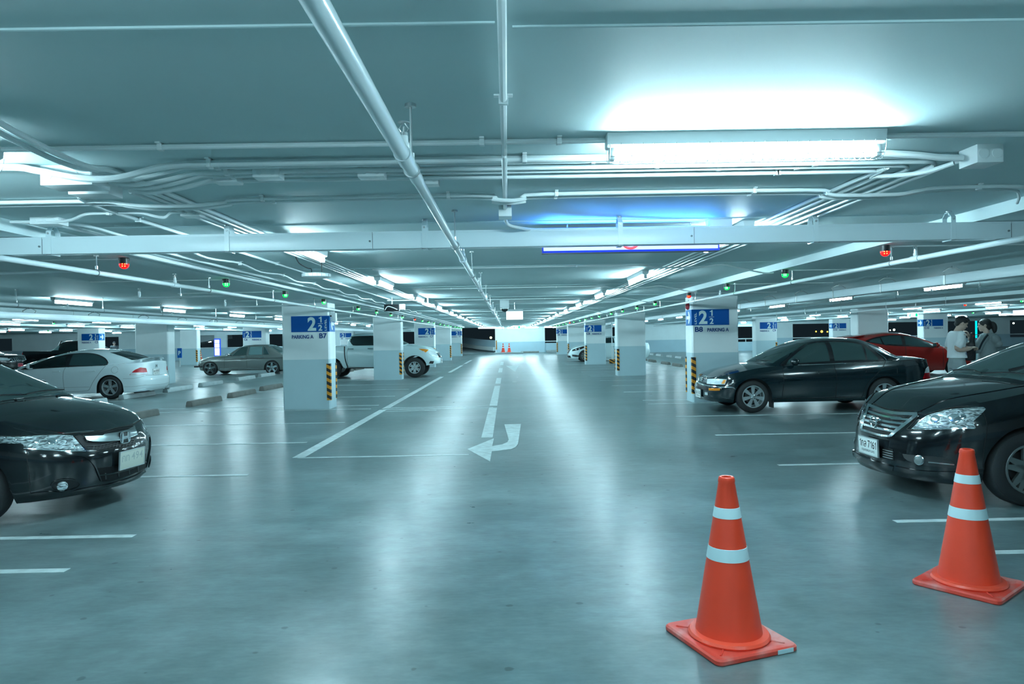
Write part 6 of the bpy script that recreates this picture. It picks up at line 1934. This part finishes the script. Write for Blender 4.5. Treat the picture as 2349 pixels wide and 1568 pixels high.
for sg in (-1, 1):
    c.patch('side_window', GLASS, 'side', [(1.7, 1.28), (2.0, 1.45), (2.3, 1.57), (3.1, 1.58), (3.3, 1.5)], [(1.6, 1.17), (3.4, 1.18)], sg, 18, 6, eps=.005)
    c.patch('side_window', mat('see_through_glass', (1, 1, 1)), 'side', [(3.38, 1.48), (3.45, 1.44)], [(3.40, 1.2), (3.7, 1.2)], sg, 6, 4, eps=.006)
    b = B(); b.tube([(3.55, sg * .70, 1.15), (3.36, sg * .62, 1.66), (3.30, sg * .58, 1.68)], .03, 8); b.obj('roll_bar', BLACK, root)
    c.patch('tail_lamp', REDLENS, 'side', [(5.25, 1.10), (5.33, 1.10)], [(5.25, .8), (5.33, .8)], sg, 4, 4, eps=.008)
    wheel(root, .95, sg * .78, sg, .37, .22, .24, (6, .05, .06, 0, .03), RIMS, TYRE)
    wheel(root, 4.05, sg * .78, sg, .37, .22, .24, (6, .05, .06, 0, .03), RIMS, TYRE)
    c.patch('headlamp', LAMPC, 'side', [(.6, 1.0), (.2, .94)], [(.5, .88), (.2, .80)], sg, 8, 4, eps=.008)

# ================================================================= black off-roader at the far left edge (nose to the right)
root = thing('car', 'black off-road car whose front shows at the far left, above the black sedan', 'car', (-23.6, 33.9, 0), PI)
c = Car(root, 4.7, .92,
        zt=[(0, .86), (.15, .95), (.5, 1.03), (1.0, 1.09), (1.5, 1.12), (4.7, 1.15)], nose=[(.3, .08), (.5, .0), (.7, .0), (.9, .08)], tail=[(.4, .05), (.7, 0), (1.15, .02)],
        arches=[(.9, .37, .43), (3.65, .37, .43)], sill=.40, Rf=.6, nf=2.6, Rr=.2, nr=4,
        roof=[(1.2, 1.08), (1.45, 1.24), (1.9, 1.55), (2.3, 1.72), (3.0, 1.78), (4.2, 1.74), (4.55, 1.5), (4.68, 1.12)],
        gw=[(1.2, .74), (1.7, .80), (2.3, .82), (4.2, .81), (4.68, .78)], paint=PBLACK, tumble=.24, bow=(.1, .0))
c.patch('windscreen', GLASSG, 'front', [(-.56, 1.64), (0, 1.67), (.56, 1.64)], [(-.7, 1.18), (0, 1.2), (.7, 1.18)], n=14, k=7, eps=.003)
for sg in (-1, 1):
    c.patch('side_window', GLASS, 'side', [(1.8, 1.35), (2.3, 1.62), (3.0, 1.67), (4.2, 1.62)], [(1.6, 1.16), (4.3, 1.18)], sg, 18, 6, eps=.005)
    c.patch('headlamp', LAMPC, 'side', [(.62, .96), (.4, .95), (.12, .90)], [(.58, .84), (.4, .80), (.1, .78)], sg, 10, 4, eps=.010)
    lens(c, .3, .55, 'side', sg, .06, LAMPC, root, out=.003, d=.01, name='fog_lamp')
    wheel(root, .9, sg * .80, sg, .37, .22, .24, (6, .05, .06, 0, .03), RIMS, TYRE)
    wheel(root, 3.65, sg * .80, sg, .37, .22, .24, (6, .05, .06, 0, .03), RIMS, TYRE)
g = c.patch('grille', CHROME, 'front', [(-.5, .90), (0, .92), (.5, .90)], [(-.48, .74), (0, .73), (.48, .74)], n=14, k=4, eps=.02)
for y in (-.36, -.24, -.12, 0, .12, .24, .36):
    c.band('grille_slot', BLACK, 'front', [(y, .885), (y, .75)], .05, eps=.026, parent=g, smooth=0, n=4)
h, n = c.cast('front', 0, .55, -1)
plate(root, h.x - .015, .55, 'ก 5161', None, m=mat('plate_red', (.45, .02, .04), .4))

for o in list(bpy.data.objects):
    if 'twin' in o:
        del o['twin']

# ------------------------------------------------------------------ people


def fuse(b, name, m, parent, voxel=.010, it=4):
    me = bpy.data.meshes.new('fuse'); me.from_pydata(b.v, [], b.f)
    o = bpy.data.objects.new('fuse', me); COL.objects.link(o)
    bm = bmesh.new(); bm.from_mesh(me); bmesh.ops.recalc_face_normals(bm, faces=bm.faces); bm.to_mesh(me); bm.free()
    r = o.modifiers.new('r', 'REMESH'); r.mode = 'VOXEL'; r.voxel_size = voxel
    sm = o.modifiers.new('s', 'SMOOTH'); sm.iterations = it; sm.factor = .5
    bpy.context.view_layer.update()
    dg = bpy.context.evaluated_depsgraph_get()
    m2 = bpy.data.meshes.new_from_object(o.evaluated_get(dg)); m2.name = name
    bpy.data.objects.remove(o); bpy.data.meshes.remove(me)
    m2.shade_smooth(); m2.materials.clear(); m2.materials.append(m)
    o = bpy.data.objects.new(name, m2); COL.objects.link(o); o.parent = parent
    return o


def loft(b, rings, n=24):
    vs = []; fs = []
    for cx, cy, z, rx, ry in rings:
        for k in range(n):
            a = 2 * PI * k / n
            vs.append((cx + rx * math.cos(a), cy + ry * math.sin(a), z))
    for i in range(len(rings) - 1):
        for k in range(n):
            fs.append((i * n + k, i * n + (k + 1) % n, (i + 1) * n + (k + 1) % n, (i + 1) * n + k))
    fs += [tuple(range(n))[::-1], tuple(range((len(rings) - 1) * n, len(rings) * n))]
    b.add(vs, fs)


def limb(b, pts, rs):
    P = cat_rom(pts, 5); R = []
    for i in range(len(rs) - 1):
        for k in range(5):
            R.append(rs[i] + (rs[i + 1] - rs[i]) * k / 5)
    R.append(rs[-1])
    b.tube(P, R, 14)
    b.ball(P[0], R[0], 12, 8); b.ball(P[-1], R[-1], 12, 8)


def hand(b, wrist, tip, up, curl=.5):
    """palm and five separate fingers curling towards -up"""
    w = Vector(wrist); d = (Vector(tip) - w).normalized(); u = Vector(up).normalized()
    sdir = d.cross(u).normalized(); u = sdir.cross(d)
    M = Matrix(((d.x, sdir.x, u.x, w.x), (d.y, sdir.y, u.y, w.y), (d.z, sdir.z, u.z, w.z), (0, 0, 0, 1)))
    b.ball((.045, 0, 0), (.055, .042, .018), 14, 8, M)
    for k, (y, L) in enumerate(((-.030, .062), (-.010, .074), (.010, .070), (.029, .055))):
        a = curl
        P = [(.075, y, 0), (.075 + L * .45, y * 1.1, -L * .16), (.075 + L * .70, y * 1.1, -L * (.25 + a * .35)), (.075 + L * .70, y * 1.1, -L * (.45 + a * .6))]
        b.tube(cat_rom(P, 3), [.0095] * 9 + [.0075], 8, M)
    P = [(.02, -.036, -.004), (.045, -.058, -.014), (.072, -.060, -.024), (.088, -.052, -.030)]
    b.tube(cat_rom(P, 3), [.012] * 6 + [.010] * 4, 8, M)


SKIN = mat('skin', (.50, .36, .29), .5)
SKIN2 = mat('skin_fair', (.52, .38, .31), .5)
HAIR = mat('black_hair', (.008, .009, .010), .45, bump=(90, .4))
TEE = mat('white_cotton', (.72, .78, .80), .85, bump=(9, .5))
TROU = mat('grey_sweat_cloth', (.25, .31, .32), .9, bump=(14, .5))
HOOD = mat('grey_hoodie_cloth', (.22, .27, .28), .9, bump=(10, .6))
DCLO = mat('dark_cloth', (.012, .018, .024), .8)
STRP = mat('navy_stripe', (.004, .012, .022), .8)


def head(b, c, ry, sc=1.0, tilt=0.0):
    """c = head centre; face looks along +x turned by ry, nodding by tilt"""
    T = Matrix.Translation(c) @ Matrix.Rotation(ry, 4, 'Z') @ Matrix.Rotation(tilt, 4, 'Y') @ Matrix.Scale(sc, 4)
    b.ball((-.008, 0, .025), (.098, .076, .092), 20, 14, T)
    b.ball((.022, 0, -.040), (.070, .060, .072), 18, 12, T)
    b.ball((.060, 0, -.090), (.028, .032, .022), 12, 8, T)
    b.prism([(.086, .012), (.116, -.022), (.112, -.030), (.084, -.034)], -.013, .013, T @ Matrix(((1, 0, 0, 0), (0, 0, 1, 0), (0, 1, 0, 0), (0, 0, 0, 1))))
    b.ball((.082, 0, .030), (.014, .048, .010), 12, 6, T)
    b.ball((.086, 0, -.056), (.012, .024, .006), 10, 6, T); b.ball((.084, 0, -.068), (.012, .021, .007), 10, 6, T)
    for s in (-1, 1):
        b.ball((-.008, s * .078, -.008), (.020, .010, .034), 10, 8, T)
    return T


def eyes(T, parent):
    b = B()
    for s in (-1, 1):
        e = B(); e.ball((.083, s * .030, .008), (.010, .014, .007), 10, 6, T); e.obj('eye', mat('eye_dark', (.02, .02, .02), .2), parent)


# ---- the man
root = thing('person', 'person with short black hair in white T-shirt and grey trousers looking down at the bag', 'person', (8.02, 12.40, 0), math.radians(-8))
b = B()
loft(b, [(0, 0, .84, .10, .15), (0, 0, .95, .115, .165), (-.01, 0, 1.08, .105, .145), (.0, 0, 1.22, .115, .165), (.0, 0, 1.34, .11, .185), (.0, 0, 1.41, .085, .165), (.01, 0, 1.455, .055, .08)])
limb(b, [(.0, 0, 1.43), (.035, 0, 1.50), (.06, 0, 1.55)], [.062, .056, .056])
T = head(b, (.085, 0, 1.598), -.12, 1.0, .42)
for s in (-1, 1):
    limb(b, [(0, s * .085, .88), (.01, s * .10, .50), (-.02, s * .105, .09)], [.092, .062, .040])
    b.ball((.06, s * .11, .045), (.13, .045, .045), 14, 8)
limb(b, [(-.0, -.185, 1.385), (-.10, -.235, 1.16), (.06, -.20, 1.145), (.165, -.15, 1.165)], [.058, .046, .040, .027])
limb(b, [(.0, .185, 1.385), (-.04, .235, 1.16), (.08, .17, 1.13), (.185, .05, 1.17)], [.058, .046, .040, .027])
hand(b, (.165, -.15, 1.165), (.27, -.10, 1.18), (-.1, 0, 1), .8)
hand(b, (.185, .05, 1.17), (.29, .05, 1.17), (-.1, 0, 1), .8)
bd = fuse(b, 'body', SKIN, root, .0065, 3)
eyes(T, bd)
b = B(); b.ball((-.020, 0, .042), (.104, .084, .092), 20, 14, T); b.ball((.045, 0, .085), (.060, .070, .038), 14, 8, T); b.ball((-.065, 0, -.02), (.045, .070, .060), 12, 8, T)
b.ball((.0, 0, .105), (.08, .07, .035), 12, 8, T)
fuse(b, 'hair', HAIR, root, .008, 2)
b = B()
loft(b, [(.005, 0, .985, .150, .190), (0, 0, 1.05, .142, .185), (-.005, 0, 1.18, .130, .180), (.0, 0, 1.30, .128, .198), (.0, 0, 1.39, .105, .190), (.0, 0, 1.44, .080, .135), (.012, 0, 1.465, .066, .080)])
for s, ex in ((-1, -.085), (1, -.03)):
    limb(b, [(.0, s * .165, 1.40), (ex * .45, s * .215, 1.29), (ex * .85, s * .228, 1.215)], [.070, .068, .070])
te = fuse(b, 't_shirt', TEE, root, .009, 4)
b = B(); text(b, '5', (.085, -.178, 1.04), (.72, .69, 0), (0, 0, 1), .10, .15, .03)
nb_ = BVHTree.FromPolygons([v.co[:] for v in te.data.vertices], [p.vertices[:] for p in te.data.polygons])
b.v = [tuple((lambda q: q[0] + q[1] * .003)(nb_.find_nearest(Vector(v)))) for v in b.v]
b.obj('shirt_print', mat('print_blue', (.01, .08, .28), .7), te, recalc=False)
b = B()
loft(b, [(0, 0, .80, .118, .165), (0, 0, .92, .122, .175), (0, 0, 1.02, .112, .165)])
for s in (-1, 1):
    limb(b, [(0, s * .088, .86), (.01, s * .10, .50), (-.015, s * .105, .12)], [.112, .095, .078])
fuse(b, 'trousers', TROU, root, .011, 4)
for s in (-1, 1):
    b = B(); b.ball((.06, s * .11, .05), (.15, .055, .055), 14, 8); b.v = [(p[0], p[1], max(0.0, p[2])) for p in b.v]; b.obj('shoe', DCLO, root)

# ---- the woman, her back half turned to us
root = thing('person', 'person with black ponytail in grey hoodie with striped sleeves, seen from behind', 'person', (8.72, 12.62, 0), math.radians(128))
b = B()
loft(b, [(0, 0, .80, .10, .15), (0, 0, .90, .105, .165), (0, 0, 1.04, .09, .13), (0, 0, 1.18, .10, .15), (0, 0, 1.30, .095, .165), (0, 0, 1.37, .075, .14), (.0, 0, 1.41, .05, .07)])
limb(b, [(.0, 0, 1.39), (.015, 0, 1.45), (.03, 0, 1.50)], [.052, .047, .048])
T = head(b, (.045, 0, 1.560), .45, .96, .10)
for s in (-1, 1):
    limb(b, [(0, s * .08, .84), (.01, s * .09, .48), (-.01, s * .095, .08)], [.088, .056, .036])
    b.ball((.06, s * .10, .04), (.115, .040, .040), 14, 8)
limb(b, [(0, .165, 1.34), (.08, .235, 1.13), (.16, .27, 1.22), (.20, .27, 1.36)], [.05, .042, .034, .024])
limb(b, [(0, -.165, 1.34), (.08, -.22, 1.12), (.22, -.10, 1.13)], [.05, .042, .028])
hand(b, (.20, .27, 1.345), (.215, .275, 1.44), (-1, -.2, .1), .9)
hand(b, (.22, -.10, 1.13), (.30, -.02, 1.14), (-.2, 0, 1), .7)
bd = fuse(b, 'body', SKIN2, root, .0065, 3)
eyes(T, bd)
b = B(); b.ball((-.018, 0, .036), (.106, .084, .096), 20, 14, T); b.ball((-.055, 0, -.035), (.055, .068, .07), 14, 8, T)
b.tube(cat_rom([(-.10, 0, .03), (-.135, 0, .015), (-.155, .0, -.05), (-.15, .0, -.13), (-.13, 0, -.16)], 4), [.028, .033, .038, .042, .045, .048, .05, .05, .049, .047, .044, .04, .036, .03, .024, .018, .012], 12, T)
fuse(b, 'hair', HAIR, root, .008, 2)
b = B()
loft(b, [(0, 0, .885, .135, .195), (0, 0, .94, .150, .215), (0, 0, 1.08, .140, .205), (0, 0, 1.22, .130, .200), (0, 0, 1.32, .115, .195), (0, 0, 1.375, .085, .14), (.0, 0, 1.40, .066, .085)])
for s, pts in ((1, [(0, .16, 1.34), (.045, .215, 1.23), (.085, .245, 1.12), (.13, .262, 1.17), (.175, .268, 1.27)]), (-1, [(0, -.16, 1.34), (.05, -.21, 1.22), (.08, -.225, 1.12), (.15, -.16, 1.115), (.20, -.115, 1.125)])):
    limb(b, pts, [.082, .076, .074, .062, .048])
b.ball((-.125, 0, 1.29), (.085, .145, .095), 16, 10); b.ball((-.165, .0, 1.215), (.075, .085, .065), 14, 8); b.ball((-.05, 0, 1.375), (.095, .12, .05), 14, 8)
hd = fuse(b, 'hoodie', HOOD, root, .009, 4)
nb_ = BVHTree.FromPolygons([v.co[:] for v in hd.data.vertices], [p.vertices[:] for p in hd.data.polygons])
for k in (-1, 0, 1):
    P = []
    for q in cat_rom([(-.02, .13, 1.40), (.0, .19, 1.36), (.03, .25, 1.27), (.05, .285, 1.19), (.07, .30, 1.12)], 5):
        p = q + Vector((-.06 + k * .020, .03, .0))
        h, n, i, d = nb_.find_nearest(p); P.append(h + n * .001)
    s_ = B(); s_.tube(P, .0055, 6); s_.obj('sleeve_stripe', STRP, hd)
b = B()
loft(b, [(0, 0, .76, .105, .155), (0, 0, .86, .112, .172), (0, 0, .95, .105, .16)])
for s in (-1, 1):
    limb(b, [(0, s * .082, .82), (.01, s * .09, .48), (-.01, s * .095, .10)], [.098, .072, .05])
fuse(b, 'trousers', DCLO, root, .011, 4)
for s in (-1, 1):
    b = B(); b.ball((.05, s * .10, .045), (.13, .048, .05), 14, 8); b.v = [(p[0], p[1], max(0.0, p[2])) for p in b.v]; b.obj('shoe', DCLO, root)

# ---- the bag between them
bg = thing('bag', 'tall black bag with a narrow neck held up between the man and the woman', 'bag', (8.31, 12.48, .93), math.radians(6))
b = B()
loft(b, [(0, 0, .0, .06, .05), (0, 0, .015, .095, .07), (-.005, 0, .12, .105, .075), (-.005, 0, .24, .098, .072), (.01, 0, .31, .080, .062), (.035, 0, .36, .050, .045), (.05, 0, .42, .042, .038), (.055, 0, .49, .038, .034), (.055, 0, .505, .02, .02)], 20)
bag = fuse(b, 'bag_body', mat('bag_nylon', (.010, .012, .014), .6, bump=(25, .4)), bg, .008, 2)
b = B(); b.box(.025, -.040, .43, .055, -.034, .455); b.obj('bag_label', mat('label_red', (.45, .03, .04), .5), bg)
b = B(); b.tube(cat_rom([(-.06, -.065, .27), (-.02, -.08, .22), (.0, -.085, .12), (-.04, -.078, .06)], 4), .008, 6); b.obj('bag_strap', DCLO, bg)

# ---- somebody far off on the left
p = yp(262, 790, 46.0)
root = thing('person', 'small distant person in cap and dark shirt behind the white sedan roof', 'person', (p.x, 46.0, 0), math.radians(-60))
b = B()
loft(b, [(0, 0, .82, .10, .15), (0, 0, 1.05, .10, .15), (0, 0, 1.25, .11, .17), (0, 0, 1.33, .08, .15), (.01, 0, 1.38, .05, .07)], 16)
limb(b, [(.0, 0, 1.36), (.02, 0, 1.43), (.03, 0, 1.47)], [.055, .05, .05])
T = head(b, (.04, 0, 1.52), 0, .95, .1)
for s in (-1, 1):
    limb(b, [(0, s * .085, .86), (.01, s * .10, .48), (-.02, s * .105, .09)], [.09, .06, .04])
    limb(b, [(0, s * .17, 1.31), (-.05, s * .22, 1.07), (.10, s * .16, .98)], [.055, .045, .03])
    b.ball((.06, s * .11, .045), (.13, .045, .045), 12, 8)
    hand(b, (.10, s * .16, .98), (.19, s * .13, .94), (0, 0, 1), .6)
fuse(b, 'body', SKIN, root, .010, 3)
b = B(); b.ball((-.012, 0, .045), (.104, .084, .080), 16, 10, T); b.prism([(.06, -.06), (.17, -.04), (.18, 0), (.17, .04), (.06, .06)], .035, .045, T)
fuse(b, 'cap', DCLO, root, .010, 2)
b = B(); loft(b, [(0, 0, .84, .12, .17), (0, 0, 1.05, .12, .17), (0, 0, 1.27, .125, .19), (0, 0, 1.36, .08, .13)], 16)
for s in (-1, 1):
    limb(b, [(0, s * .165, 1.31), (-.03, s * .205, 1.18)], [.07, .07])
fuse(b, 'shirt', mat('shirt_slate', (.10, .13, .15), .85), root, .012, 3)
b = B(); loft(b, [(0, 0, .78, .11, .16), (0, 0, .90, .115, .165)], 16)
for s in (-1, 1):
    limb(b, [(0, s * .088, .84), (.01, s * .10, .48), (-.02, s * .105, .05)], [.10, .08, .06])
fuse(b, 'trousers', DCLO, root, .014, 3)
